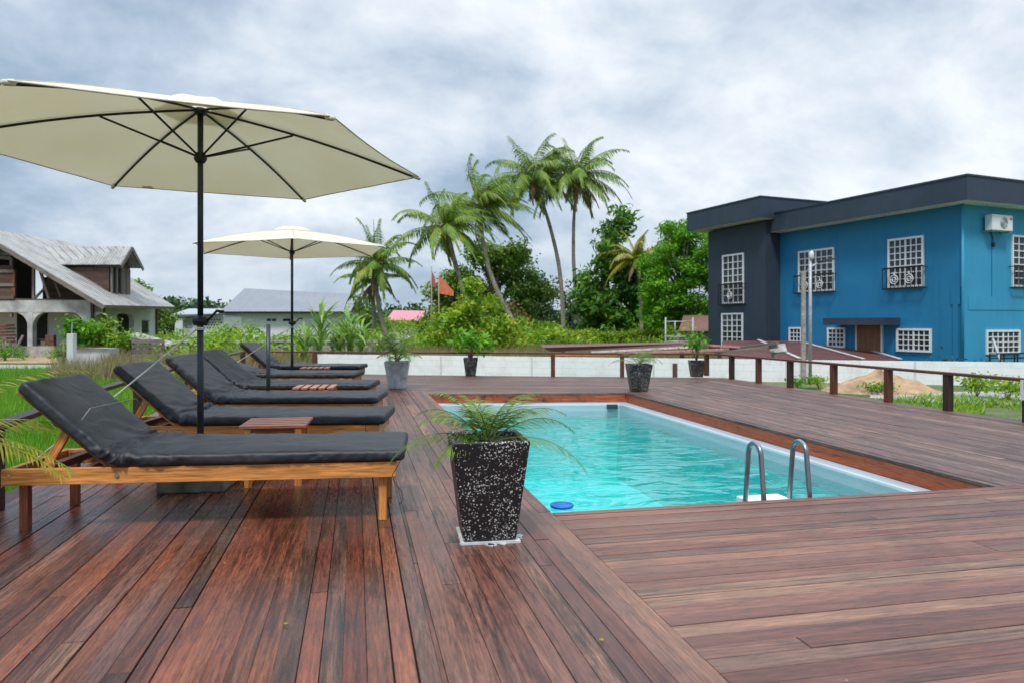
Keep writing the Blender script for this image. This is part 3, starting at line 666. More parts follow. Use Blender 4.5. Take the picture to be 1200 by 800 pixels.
railing('wooden_railing', lp, 'low dark brown wooden railing behind the heads of the sun loungers', mats='rail_dark_wood', w=.10)

def sign():
    t, d = hit(1217, (XR2, 0), (0, 1)); y = t
    o = Vector((XR2 - .07, y, .38)); root = empty('notice_sign', o, 0, 'small white notice with a blue pictogram hung on the right railing', 'sign')
    m = MB(); m.box((0, 0, -.02), (.008, .30, .22)); m.build('panel', 'sign_white', root)
    m = MB(); m.box((-.006, .045, .035), (.003, .12, .085)); m.build('blue_square', 'sign_blue', root)
    m = MB()
    # swimmer pictogram: a round head, an arm and waves
    n = 12; hc = (-.009, .045, .055)
    m.tube([(-.0085, .045, .052), (-.0105, .045, .052)], .011, 12)
    m.beam((-.009, .085, .035), (-.009, .030, .042), .002, .010)
    for k in range(5): m.beam((-.009, .09 - k * .02, .012 + (k % 2) * .006), (-.009, .07 - k * .02, .012 + ((k + 1) % 2) * .006), .002, .005)
    m.build('pictogram', 'sign_white', root)
    m = MB()
    for k, (a, b) in enumerate(((.09, .00), (.10, -.02), (.085, -.04), (.09, .01))): m.box((-.0055, (a + b) / 2, -.035 - k * .022), (.002, a - b, .007))
    m.build('small_print', 'sign_text', root)
sign()

# ------------------------------------------------------------------ sun loungers
def mattress(width, blen, bang, seed, thick=.068, flat_len=1.50):
    rs = random.Random(seed); so = Vector((rs.random() * 90, rs.random() * 90, rs.random() * 90))
    path = []
    # local: x=0 foot end, -x towards the head; z=0 on the slats
    s = .045
    N1 = 110
    for i in range(N1): path.append((s - (flat_len - .10 + s) * i / (N1 - 1), 0.0, 0.0))
    rb = .16; xs = path[-1][0]
    nb = 26
    r = .24
    for i in range(1, nb + 1):
        a = bang * i / nb; path.append((xs - r * math.sin(a), r * (1 - math.cos(a)), a))
    xb, zb, a = path[-1]
    N2 = 44; L2 = blen - .02
    for i in range(1, N2 + 1): path.append((xb - L2 * i / N2 * math.cos(a), zb + L2 * i / N2 * math.sin(a), a))
    n = len(path); ring = 40; W = width / 2; T = thick; rc = .022
    V = []; tot = 0; acc = [0]
    for i in range(1, n): acc.append(acc[-1] + math.hypot(path[i][0] - path[i - 1][0], path[i][1] - path[i - 1][1]))
    Ltot = acc[-1]; sb = acc[N1 - 1] + r * bang / 2
    prof = []
    segs = [(-W + rc, 0, W - rc, 0, 12), ]
    def corner(cx, cz, a0):
        return [(cx + rc * math.cos(a0 + PI / 2 * k / 4), cz + rc * math.sin(a0 + PI / 2 * k / 4)) for k in range(5)]
    pr = []
    for k in range(9): pr.append((-W + rc + (2 * W - 2 * rc) * k / 9, 0))
    pr += corner(W - rc, rc, -PI / 2); pr.append((W, T / 2)); pr += corner(W - rc, T - rc, 0)
    for k in range(1, 14): pr.append((W - rc - (2 * W - 2 * rc) * k / 14, T))
    pr += corner(-W + rc, T - rc, PI / 2); pr.append((-W, T / 2)); pr += corner(-W + rc, rc, PI)[:-1]
    m = len(pr)
    for i, (x, z, a) in enumerate(path):
        nx, nz = math.sin(a), math.cos(a)
        e0 = min(1, acc[i] / .030); e1 = min(1, (Ltot - acc[i]) / .030)
        ed = min(1 - (1 - e0) ** 3 * .34, 1 - (1 - e1) ** 3 * .34)
        bendw = math.exp(-((acc[i] - sb + .04) / .20) ** 2)
        for (py, pz) in pr:
            side = abs(py) / W
            q = Vector((acc[i] * 3.2, py * 3.5, pz * 4)) + so
            q2 = Vector((acc[i] * 11 + noise.noise(q) * 1.6, py * 2.6, pz * 6)) + so
            wr = 1 - abs(noise.noise(q2)) ** .7 * 2.2                       # ridged
            q3 = Vector((acc[i] * 24 + 2 * noise.noise(q * 2), py * 6, pz * 14)) - so
            fine = (1 - abs(noise.noise(q3)) * 2.4)
            low = noise.noise(q * .8)
            top = pz / T
            onside = min(1, max(0, (side - .90) / .09)); onside = onside * onside * (3 - 2 * onside)
            disp = low * .009 + (1 - abs(noise.noise(Vector((acc[i] * 4 + py * 5, py * 7 - acc[i] * 3, 2)) + so)) * 3) * .0035 + wr * (.0028 + .020 * bendw) * (0.45 + .55 * top) + fine * (.0012 + .010 * bendw * (0.25 + side) + .006 * onside * (1.3 - top))
            yy = py * (ed * .12 + .88) ; zz = T / 2 + (pz - T / 2) * ed
            yy += disp * .9 * (1 if py > 0 else -1) * onside * (1 - .75 * top ** 3)
            zz += disp * top ** 2 * (1 - .5 * onside)
            zz += (-.007 * side ** 4 + .002 * (1 - side * side)) * top ** 2
            zz += bendw * .012 * noise.noise(Vector((acc[i] * 9, py * 4, 3)) + so) * top ** 2
            V.append((x + nx * zz, yy, z + nz * zz))
    mb = MB(); mb.v = V
    for i in range(n - 1):
        for k in range(m):
            k2 = (k + 1) % m; mb.face((i * m + k, (i + 1) * m + k, (i + 1) * m + k2, i * m + k2), [(acc[i], k * .03), (acc[i + 1], k * .03), (acc[i + 1], k * .03 + .03), (acc[i], k * .03 + .03)])
    mb.face([k for k in range(m)], [(0, 0)] * m); mb.face([(n - 1) * m + k for k in range(m)][::-1], [(0, 0)] * m)
    return mb, path
LW = .64
def make_lounger(seed, bang=R(35), label='', collapsed=False):
    root = empty('sun_lounger', (0, 0, 0), 0, label, 'sun lounger', 'wooden sun loungers with black cushions in a row')
    t, hgt, top = .034, .085, .33
    W = LW
    for s in (0, 1):
        m = MB(); y = t / 2 if s == 0 else W - t / 2; m.beam((-2.02, y, top - hgt / 2), (0, y, top - hgt / 2), t, hgt); m.build('side_rail', 'lounger_wood', root, bevel=.003)
    for x in (-2.0, -.02):
        m = MB(); m.beam((x, t + .002, top - hgt / 2), (x, W - t - .002, top - hgt / 2), t, hgt - .004); m.build('end_rail', 'lounger_wood', root, bevel=.003)
    for x in (-1.93, -.075):
        for y in (t + .024, W - t - .024):
            m = MB(); m.beam((x, y, 0), (x, y, top - .01), .044, .044, (0, 1, 0)); m.build('leg', 'lounger_red_wood' if x < -1 else 'lounger_wood', root, bevel=.003)
    m = MB()
    for k in range(15): m.beam((-.10 - k * .092, t + .003, top - .013), (-.10 - k * .092, W - t - .003, top - .013), .062, .018)
    m.build('seat_slats', 'lounger_wood', root)
    px, pz = -1.45, top - .03; L = .66
    ex, ez = px - L * math.cos(bang), pz + L * math.sin(bang)
    for y in (t + .016, W - t - .016):
        m = MB(); m.beam((px + .03 * math.cos(bang), y, pz - .03 * math.sin(bang)), (ex, y, ez), .026, .06); m.build('backrest_rail', 'lounger_red_wood' if seed % 2 else 'lounger_wood', root, bevel=.003)
    m = MB()
    for k in range(7):
        q = .06 + k * .092; m.beam((px - q * math.cos(bang) + .018 * math.sin(bang), t + .031, pz + q * math.sin(bang) + .018 * math.cos(bang)), (px - q * math.cos(bang) + .018 * math.sin(bang), W - t - .031, pz + q * math.sin(bang) + .018 * math.cos(bang)), .058, .016, (math.sin(bang), 0, math.cos(bang)))
    m.build('backrest_slats', 'lounger_red_wood', root)
    if not collapsed:
        q = .36; sx, sz = px - q * math.cos(bang), pz + q * math.sin(bang)
        for y in (t + .045, W - t - .045):
            m = MB(); m.beam((sx, y, sz), (-1.86, y, top - .045), .026, .045); m.build('prop_strut', 'lounger_wood', root, bevel=.003)
        m = MB(); m.beam((-1.80, t + .002, top - .005), (-1.80, W - t - .002, top - .005), .05, .04); m.build('notch_bar', 'lounger_red_wood', root, bevel=.003)
        m = MB(); m.beam((-1.62, t + .002, top - .03), (-1.62, W - t - .002, top - .03), .04, .06); m.build('cross_bar', 'lounger_red_wood', root, bevel=.003)
        for bx, bz in ((sx, sz),):
            m = MB(); m.tube([(bx, t - .003, bz), (bx, t - .011, bz)], .011, 12); m.build('bolt', 'bolt_metal', root, smooth=False)
    m = MB(); m.tube([(px, .001, pz - .012), (px, -.007, pz - .012)], .011, 12); m.build('bolt', 'bolt_metal', root)
    m = MB(); m.tube([(-1.98, .001, pz - .0), (-1.98, -.004, pz - .0)], .006, 8); m.build('bolt', 'bolt_metal', root)
    mb, path = mattress(LW + .03, .54, bang, seed)
    c = mb.build('cushion', 'cushion', root, smooth=True, loc=(0, LW / 2, top + .004))
    # tie cord at the foot
    rs = random.Random(seed)
    pts = [(.045, -.012, .40), (.035, -.022, .36), (.01, -.02, .31), (-.02, -.022, .26), (.0, -.03, .21), (.03, -.05, .18), (.04, -.05, .13), (.02, -.06, .11)] if seed == 1 else [(-.09, -.022, .40), (-.095, -.022, .36), (-.10, -.012, .30), (-.08, -.012, .27)]
    MB().tube(pts, .0022, 5).build('tie_cord', 'dark_cord', root, smooth=True)
    if seed == 1:
        # a thin string knotted across the head part of the cushion
        a = bang
        pts = []
        for k in range(9):
            f = k / 8; q = .26; xx = -1.40 - q * math.cos(a) - .03 + .05 * f; zz = top + q * math.sin(a) + .118
            pts.append((xx, -.005 + f * (LW + .01), zz + (.012 if 0 < k < 8 else -.04)))
        MB().tube(pts, .003, 5).build('string', 'grey_cord', root, smooth=True)
    return root
lounge = [  # foot corner (near side), rotation, back angle, label
    (.215, 3.95, -6.0, 42, 'nearest sun lounger in the row, its wrinkled black cushion and full near frame in view'),
    (.17, 5.42, -9.5, 42, 'second sun lounger from the front, behind the umbrella pole and slatted table'),
    (.16, 6.86, -10.5, 42, 'third sun lounger from the front, between the slatted table and the bare stub pole'),
    (.13, 8.38, -11.0, 41, 'fourth sun lounger from the front, just beyond the bare stub pole'),
    (-.05, 10.20, -12.0, 18, 'fifth sun lounger from the front with its backrest slumped low'),
    (.02, 12.05, -12.5, 41, 'farthest sun lounger in the row next to the far umbrella')]
for i, (x, y, rz, ba, lab) in enumerate(lounge):
    o = make_lounger(i + 1, R(ba), lab, collapsed=(i == 4)); o.location = (x, y, 0); o.rotation_euler = (0, 0, R(rz))

# ------------------------------------------------------------------ side tables
def make_table():
    root = empty('side_table', (0, 0, 0), 0, None, 'side table', 'small slatted side tables between the loungers')
    W, D, H = .43, .44, .41
    for k in range(5):
        y = -D / 2 + .041 + k * (D - .082) / 4
        m = MB(); m.beam((-W / 2, y, H - .010), (W / 2, y, H - .010), .062, .02); m.build('slat', 'table_wood', root, bevel=.002)
    for x in (-W / 2 + .055, W / 2 - .055):
        for y in (-D / 2 + .04, D / 2 - .04):
            m = MB(); m.beam((x, y, 0), (x, y, H - .021), .044, .044, (0, 1, 0)); m.build('leg', 'lounger_wood', root, bevel=.002)
    for y in (-D / 2 + .04, D / 2 - .04):
        m = MB(); m.beam((-W / 2 + .079, y, H - .05), (W / 2 - .079, y, H - .05), .02, .055); m.build('apron', 'lounger_red_wood', root)
    return root
tb = make_table()
tl_ = [((-.53, 5.17), -3, 0, 'reddish slatted side table right behind the nearest lounger'), ((-.43, 8.05), -5, 90, 'slatted side table before the fourth lounger, beside the stub pole'), ((-.62, 11.55), -4, 90, 'farthest slatted side table, between the last two loungers')]
for i, ((x, y), rz, q, lab) in enumerate(tl_):
    o = tb if i == 0 else copy_tree(tb); o.location = (x, y, 0); o.rotation_euler = (0, 0, R(rz + q)); o['label'] = lab

# ------------------------------------------------------------------ umbrellas
def make_umbrella(name, cx, cy, ph, tx, ty, label, crank_ang, Rr=1.485, zt=2.19, zh=2.53, s=1.0):
    root = empty(name, (cx, cy, 0), 0, label, 'umbrella', 'cream market umbrellas on the deck')
    MB().box((0.0, .0, .0725), (.42, .42, .145), R(-6)).build('concrete_base', 'concrete', root, bevel=.012)
    MB().tube([(0, 0, .1), (0, 0, 1.14)], .0215, 16).build('lower_pole', 'pole_metal', root, smooth=True)
    MB().tube([(0, 0, 1.14), (0, 0, zh - .02)], .019, 16).build('upper_pole', 'pole_metal', root, smooth=True)
    ca, sa = math.cos(crank_ang), math.sin(crank_ang)
    h = MB(); h.tube([(-ca * .050, -sa * .050, 1.10), (-ca * .040, -sa * .040, 1.10), (ca * .045, sa * .045, 1.10), (ca * .052, sa * .052, 1.10)], [.018, .029, .029, .018], 14)
    hb = h.build('crank_housing', 'dark_metal', root, smooth=True)
    h = MB(); h.tube([(ca * .05, sa * .05, 1.10), (ca * .10, sa * .10, 1.145), (ca * .125, sa * .125, 1.17)], .008, 8); h.tube([(ca * .12, sa * .12, 1.168), (ca * .175, sa * .175, 1.163)], .0095, 8)
    h.build('crank_handle', 'dark_metal', hb, smooth=True)
    def tip(k):
        a = ph + k * PI / 3; x, y = Rr * math.cos(a), Rr * math.sin(a); return Vector((x, y, zt + tx * x + ty * y))
    hub = Vector((0, 0, zh)); run = Vector((0, 0, zh - .325))
    MB().tube([(0, 0, zh - .05), (0, 0, zh - .03), (0, 0, zh - .005)], [.034, .042, .030], 14).build('top_hub', 'dark_metal', root, smooth=True)
    MB().tube([(0, 0, run.z - .045), (0, 0, run.z - .02), (0, 0, run.z + .02)], [.028, .043, .032], 14).build('runner', 'dark_metal', root, smooth=True)
    for k in range(6):
        tpp = tip(k)
        def rib(f, dz=0):   # ribs bow slightly
            p = hub.lerp(tpp, f); p.z += math.sin(f * PI) * .035 + dz; return p
        m = MB(); pts = [rib(f / 10, -.016) for f in range(0, 11)]
        m.tube(pts, .0085, 6); m.build('rib', 'dark_metal', root, smooth=True)
        m = MB(); a = rib(.40, -.024); m.tube([run + (tpp - run).normalized() * .03, a], .0075, 6); m.build('strut', 'dark_metal', root, smooth=True)
        m = MB(); d = (tpp - rib(.9)).normalized(); m.tube([tpp - d * .05 - Vector((0, 0, .008)), tpp + d * .012 - Vector((0, 0, .008))], [.017, .013], 8); m.build('rib_tip_pocket', 'canopy', root, smooth=True)
    # canopy: panels between ribs, sagging a little, closed hem
    mb = MB(); nr, ns = 14, 10
    def surf(k, f, g):
        a, b = tip(k), tip((k + 1) % 6)
        pa = hub.lerp(a, f); pa.z += math.sin(f * PI) * .035; pb = hub.lerp(b, f); pb.z += math.sin(f * PI) * .035
        p = pa.lerp(pb, g); sag = math.sin(g * PI) * f
        p.z -= .008 * sag * (1 - .3 * f) ; p -= Vector((p.x, p.y, 0)) * (.020 * math.sin(g * PI) * f ** 3)
        p.z += .004 * noise.noise(Vector((p.x * 4, p.y * 4, k))) * sag
        return p
    for th in (0, 1):
        for k in range(6):
            b0 = len(mb.v)
            for i in range(nr + 1):
                for j in range(ns + 1):
                    p = surf(k, .05 + .95 * i / nr, j / ns); p.z += .004 - .0025 * th; mb.v.append(tuple(p))
            for i in range(nr):
                for j in range(ns):
                    q = [b0 + i * (ns + 1) + j, b0 + (i + 1) * (ns + 1) + j, b0 + (i + 1) * (ns + 1) + j + 1, b0 + i * (ns + 1) + j + 1]
                    mb.face(q if th == 0 else q[::-1], [(0, 0)] * 4)
    can = mb.build('canopy', 'canopy_fabric', root, smooth=True)
    hm = MB(); hm.tube([surf(k, 1.0, j / 8) + Vector((0, 0, .002)) for k in range(6) for j in range(8)], .0045, 6, closed=True); hm.build('hem', 'hem_cloth', can, smooth=True)
    sm = MB()
    for k in range(6): sm.tube([surf(k, .06 + .93 * f / 10, 0.0) + Vector((0, 0, .005)) for f in range(11)], .0035, 4)
    sm.build('seams', 'hem_cloth', can, smooth=True)
    # vent cap
    mb = MB()
    for k in range(6):
        b0 = len(mb.v); a1 = ph + k * PI / 3; a2 = a1 + PI / 3
        for i in range(7):
            for j in range(5):
                f = i / 6; r = .02 + .27 * f; a = Vector((math.cos(a1), math.sin(a1), 0)).lerp(Vector((math.cos(a2), math.sin(a2), 0)), j / 4)
                z = zh + .048 - .062 * f ** 1.6 + .012 * math.sin(f * PI); z += tx * a.x * r + ty * a.y * r - .012 * math.sin(j / 4 * PI) * f
                mb.v.append((a.x * r, a.y * r, z))
        for i in range(6):
            for j in range(4):
                q = [b0 + i * 5 + j, b0 + (i + 1) * 5 + j, b0 + (i + 1) * 5 + j + 1, b0 + i * 5 + j + 1]; mb.face(q, [(0, 0)] * 4)
    mb.build('vent_cap', 'canopy_fabric', can, smooth=True)
    return root
def canopy_mat():
    m, nt = newmat('canopy_fabric'); L = nt.links.new
    tc = N(nt, 'ShaderNodeTexCoord'); n = N(nt, 'ShaderNodeTexNoise', i_Scale=2.0, i_Detail=5.0); L(tc.outputs['Object'], n.inputs['Vector'])
    cr = ramp(nt, [(0.3, (0.91, 0.86, 0.71)), (0.7, (0.94, 0.90, 0.78))]); L(n.outputs[0], cr.inputs[0])
    d = N(nt, 'ShaderNodeBsdfDiffuse'); t = N(nt, 'ShaderNodeBsdfTranslucent'); L(cr.outputs[0], d.inputs[0]); L(cr.outputs[0], t.inputs[0])
    ms = N(nt, 'ShaderNodeMixShader', i_0=0.43); L(d.outputs[0], ms.inputs[1]); L(t.outputs[0], ms.inputs[2]); finish(nt, ms)
canopy_mat()
u1 = make_umbrella('market_umbrella', -1.017, 5.104, -.924, -.015, -.0096, 'large cream umbrella nearest the camera, seen from below with its dark ribs', R(-25))
def care_label():
    T = []
    for k in (2, 3):
        a = -.924 + k * PI / 3; x, y = 1.485 * math.cos(a), 1.485 * math.sin(a); T.append(Vector((x, y, 2.19 - .015 * x - .0096 * y)))
    p = T[1].lerp(T[0], .16); q = p.lerp(Vector((0, 0, 2.53)), .035); q.z -= .004; dr = T[0] - T[1]
    o = MB().box((0, 0, 0), (.075, .055, .002)).build('care_label', 'bamboo', u1, loc=q); o.rotation_euler = (R(13), 0, math.atan2(dr.y, dr.x))
care_label()
u2 = make_umbrella('market_umbrella', -.94, 11.20, -.42, .012, .0, 'smaller looking cream umbrella over the farthest loungers', R(-25), zt=2.20, zh=2.50)
MB().tube([(0, 0, 0), (0, 0, 1.08)], .021, 14).build('stub_pole', 'pole_metal', smooth=True, loc=(-.89, 7.78, 0))
tag(bpy.data.objects['stub_pole'], 'bare dark grey umbrella pole without a canopy standing between the loungers', 'pole')
def rope(p0, p1, label, sag=.03, r=.006):
    p0, p1 = Vector(p0), Vector(p1); pts = []
    for k in range(17):
        f = k / 16; p = p0.lerp(p1, f); p.z -= sag * math.sin(f * PI); pts.append(p - p0)
    m = MB(); m.tube(pts, r, 6)
    for q in range(2):
        pr = [(math.cos(a * PI / 6) * .026 + .026, math.sin(a * PI / 6) * .026, q * .011) for a in range(12)]
        m.tube(pr, r * .8, 5, closed=True)
    o = m.build('guy_rope', 'rope', smooth=True, loc=p0); tag(o, label, 'rope', 'white guy ropes tied to the umbrella poles')
rope((-1.043, 5.104, 1.045), (-2.30, 4.56, -.12), 'white guy rope running down left from the near umbrella pole', 0.01)
rope((-.966, 11.2, 1.03), (-2.42, 10.9, .05), 'white guy rope tied from the far umbrella pole to the deck edge', 0.01, .005)

# ------------------------------------------------------------------ fronds and potted plants
def frond(mbl, mbs, base, az, el, length, droop, ll, nl, lw, hang=.5, wind=(0, 0, 0), rnd=random, rad=.01, start=.15, fold=.6, bend=.5):
    p = Vector(base); d = Vector((math.cos(az) * math.cos(el), math.sin(az) * math.cos(el), math.sin(el))); W = Vector(wind)
    st = 14; pts = [p.copy()]; ds = [d.copy()]
    for i in range(st):
        p = p + d * (length / st); d = (d + Vector((0, 0, -droop / st)) * (0.5 + i / st) + W * (1.0 / st) * (0.3 + i / st)).normalized(); pts.append(p.copy()); ds.append(d.copy())
    mbs.tube(pts, [rad * (1 - .85 * i / st) for i in range(st + 1)], 5)
    up = Vector((0, 0, 1))
    for i in range(nl):
        f = start + (1 - start) * (i + rnd.random() * .5) / nl; q = f * st; k = min(st - 1, int(q)); P = pts[k].lerp(pts[k + 1], q - k); D = ds[k]
        side = D.cross(up)
        if side.length < .1: side = Vector((math.sin(az), -math.cos(az), 0))
        side.normalize(); un = side.cross(D)
        L = ll * (math.sin(min(1, f * 1.15 + .12) * PI) ** .6 * .75 + .30) * rnd.uniform(.8, 1.15)
        for s in (-1, 1):
            a = (D * (fold + .35 * f) + side * s * .85 + un * .12 + Vector((rnd.uniform(-.12, .12), rnd.uniform(-.12, .12), rnd.uniform(-.12, .12)))).normalized()
            a2 = (a + Vector((0, 0, -hang)) + W * .5).normalized(); a3 = (a2 + Vector((0, 0, -hang * bend)) + W * .4).normalized()
            wv = a.cross(un if abs(a.dot(un)) < .9 else D).normalized() * lw * .5
            m1 = P + a2 * L * .45; t = m1 + a3 * L * .55
            b = len(mbl.v); mbl.v.extend([tuple(P - wv * .5), tuple(P + wv * .5), tuple(m1 + wv), tuple(m1 - wv), tuple(t)])
            mbl.face((b, b + 1, b + 2, b + 3), [(0, 0)] * 4); mbl.face((b + 3, b + 2, b + 4), [(0, 0)] * 3)
def planter(loc, wt, wb, h, rz, mat, name='planter', label='', parent=None, wall=.022):
    root = empty(name, loc, rz, label, 'planter'); m = MB()
    prof = [(wb / 2, 0), (wt / 2, h), (wt / 2 - wall, h), (wt / 2 - wall - .01, h - .05)]
    R4 = [[(s * a, q * a, z) for s, q in ((-1, -1), (1, -1), (1, 1), (-1, 1))] for a, z in prof]
    for i in range(len(R4) - 1):
        for k in range(4):
            k2 = (k + 1) % 4; m.quad(R4[i][k], R4[i][k2], R4[i + 1][k2], R4[i + 1][k])
    m.quad(*[(x, y, 0.001) for x, y, z in R4[0]][::-1]); 
    pot = m.build('pot', mat, root)
    # weld so bevel works
    import bmesh
    bm = bmesh.new(); bm.from_mesh(pot.data); bmesh.ops.remove_doubles(bm, verts=bm.verts, dist=.0015); bmesh.ops.recalc_face_normals(bm, faces=bm.faces); bm.to_mesh(pot.data); bm.free()
    md = pot.modifiers.new('bevel', 'BEVEL'); md.width = min(.012, h * .03); md.segments = 3; md.limit_method = 'ANGLE'
    a = wt / 2 - wall - .004; s = MB(); rnd = random.Random(5); n = 8
    for j in range(n + 1):
        for i in range(n + 1): s.v.append((-a + 2 * a * i / n, -a + 2 * a * j / n, h - .035 + rnd.uniform(-.006, .012)))
    for j in range(n):
        for i in range(n): q = j * (n + 1) + i; s.face((q, q + 1, q + n + 2, q + n + 1), [(0, 0)] * 4)
    s.build('soil', 'soil', root, smooth=True)
    return root
def leafy_plant(root, base, h, spread, n, leaf, mat, seed, stems=5, name='foliage', aspect=.5):
    rs = np.random.RandomState(seed); rnd = random.Random(seed); m = MB(); tips = []
    for k in range(stems):
        a = rnd.uniform(0, 2 * PI); r = spread * rnd.uniform(.2, .9); top = Vector((base[0] + r * math.cos(a), base[1] + r * math.sin(a), base[2] + h * rnd.uniform(.6, .95)))
        b = Vector(base); mid = b.lerp(top, .5) + Vector((0, 0, h * .1)); m.tube([b, mid, top], [.012 * h * 2, .008 * h * 2, .004 * h * 2], 5); tips += [tuple(top), tuple(mid.lerp(top, .5))]
    m.build('stem', 'bark', root, smooth=True)
    c = np.array(tips); idx = rs.randint(0, len(c), n); P = c[idx] + rs.normal(size=(n, 3)) * np.array([spread * .38, spread * .38, h * .16])
    P[:, 2] = np.maximum(P[:, 2], base[2] + .01)
    V = leafquads(P, rs.uniform(.6, 1.3, n) * leaf, rs, .5, aspect); npmesh(name, V, None, mat, root)

# near terrazzo planter with a small palm
p = gp(579, 632); root = planter((.655, 3.585, .012), .385, .262, .50, R(-3), 'terrazzo', 'potted_palm', 'black terrazzo planter with white flecks and a small arching palm, nearest the camera')
l, s = MB(), MB(); rnd = random.Random(11)
azs = [(182, 26, .56), (202, 48, .48), (158, 52, .44), (12, 38, .54), (-14, 50, .50), (-24, 20, .58), (40, 50, .44), (95, 66, .36), (240, 66, .34), (300, 66, .34), (-5, 70, .36), (150, 76, .30), (190, 66, .44), (25, 64, .42), (214, 24, .40)]
for az, el, ln in azs:
    frond(l, s, (rnd.uniform(-.02, .02), rnd.uniform(-.02, .02), .46), R(az + rnd.uniform(-6, 6)), R(el), ln * 0.98, 1.75, .14, 24, .0078, .42, rnd=rnd, rad=.005, start=.2, fold=.75)
l.build('fronds', 'leaf_pot', root); s.build('frond_stems', 'leaf_pot', root, smooth=True)
rs = np.random.RandomState(2); P = rs.normal(size=(110, 3)).clip(-1.6, 1.6) * (.022, .022, .012) + (-.09, -.05, .49)
npmesh('seedlings', leafquads(P, rs.uniform(.008, .018, len(P)), rs, .8, .6), None, 'leaf_grass', root)
m = MB(); m.poly([(-.146, -.142), (.150, -.147), (.146, .146), (-.146, .146)], -.011, 0.0); m.build('chipped_tile', 'white_chips', root)
m = MB(); rnd = random.Random(9)
for k in range(9):
    a = rnd.uniform(-2.6, -.2); r = rnd.uniform(.16, .185); pts = [(r * math.cos(a) + rnd.uniform(.01, .03) * math.cos(t), r * math.sin(a) * .95 + rnd.uniform(.01, .03) * math.sin(t)) for t in [q * PI / 3 for q in range(6)]]
    m.poly(pts, -.011, -.006)
m.build('tile_chips', 'white_chips', root)

# grey planter with feathery palm
p = gp(466, 455.5); s_ = p.length / F
root = planter((p.x, p.y + .12, .003), .41, .27, .46, R(-8), 'grey_planter', 'potted_palm', 'pale grey tapered planter with a bushy palm beside the last lounger')
l, s = MB(), MB(); rnd = random.Random(4)
for k in range(15): frond(l, s, (rnd.uniform(-.03, .03), rnd.uniform(-.03, .03), .46), rnd.uniform(0, 2 * PI), R(rnd.uniform(30, 80)), rnd.uniform(.45, .80), 1.6, .2, 18, .014, .35, rnd=rnd, rad=.007, start=.2, fold=.8)
l.build('fronds', 'leaf_pot', root); s.build('frond_stems', 'leaf_pot', root, smooth=True)
MB().tube([(0, 0, .40), (0, 0, .52)], [.045, .03], 8).build('trunk', 'bark', root, smooth=True)
rs = np.random.RandomState(8); P = rs.normal(size=(6, 3)) * (.18, .1, .1) + (-.12, -.05, .78); npmesh('flowers', leafquads(P, rs.uniform(.02, .035, 6), rs, .2, .9), None, 'yellow_flower', root)
# mid dark planter
p = gp(552.5, 440.3); root = planter((p.x, p.y + .1, .003), .31, .21, .38, R(-10), 'terrazzo', 'potted_plant', 'small black planter with a broad leaved plant against the white wall')
leafy_plant(root, (0, 0, .35), .50, .36, 230, .085, 'leaf_rain', 3, 7)
# planter at the far right pool corner
p = gp(751, 459); root = planter((p.x + .02, p.y + .14, .003), .39, .25, .44, R(-12), 'terrazzo', 'potted_palm', 'speckled black planter with a low palm at the far right pool corner')
l, s = MB(), MB(); rnd = random.Random(21)
for k in range(11): frond(l, s, (0, 0, .40), rnd.uniform(0, 2 * PI), R(rnd.uniform(30, 70)), rnd.uniform(.35, .6), 1.9, .16, 18, .008, .4, rnd=rnd, rad=.005, start=.2)
l.build('fronds', 'leaf_pot', root); s.build('frond_stems', 'leaf_pot', root, smooth=True)
p = gp(818, 441.5); root = planter((p.x - .02, p.y + .02, .003), .31, .22, .34, R(-15), 'terrazzo', 'potted_plant', 'small black planter with a leafy seedling in the far right deck corner')
leafy_plant(root, (0, 0, .31), .55, .24, 110, .06, 'leaf_rain', 6, 5)

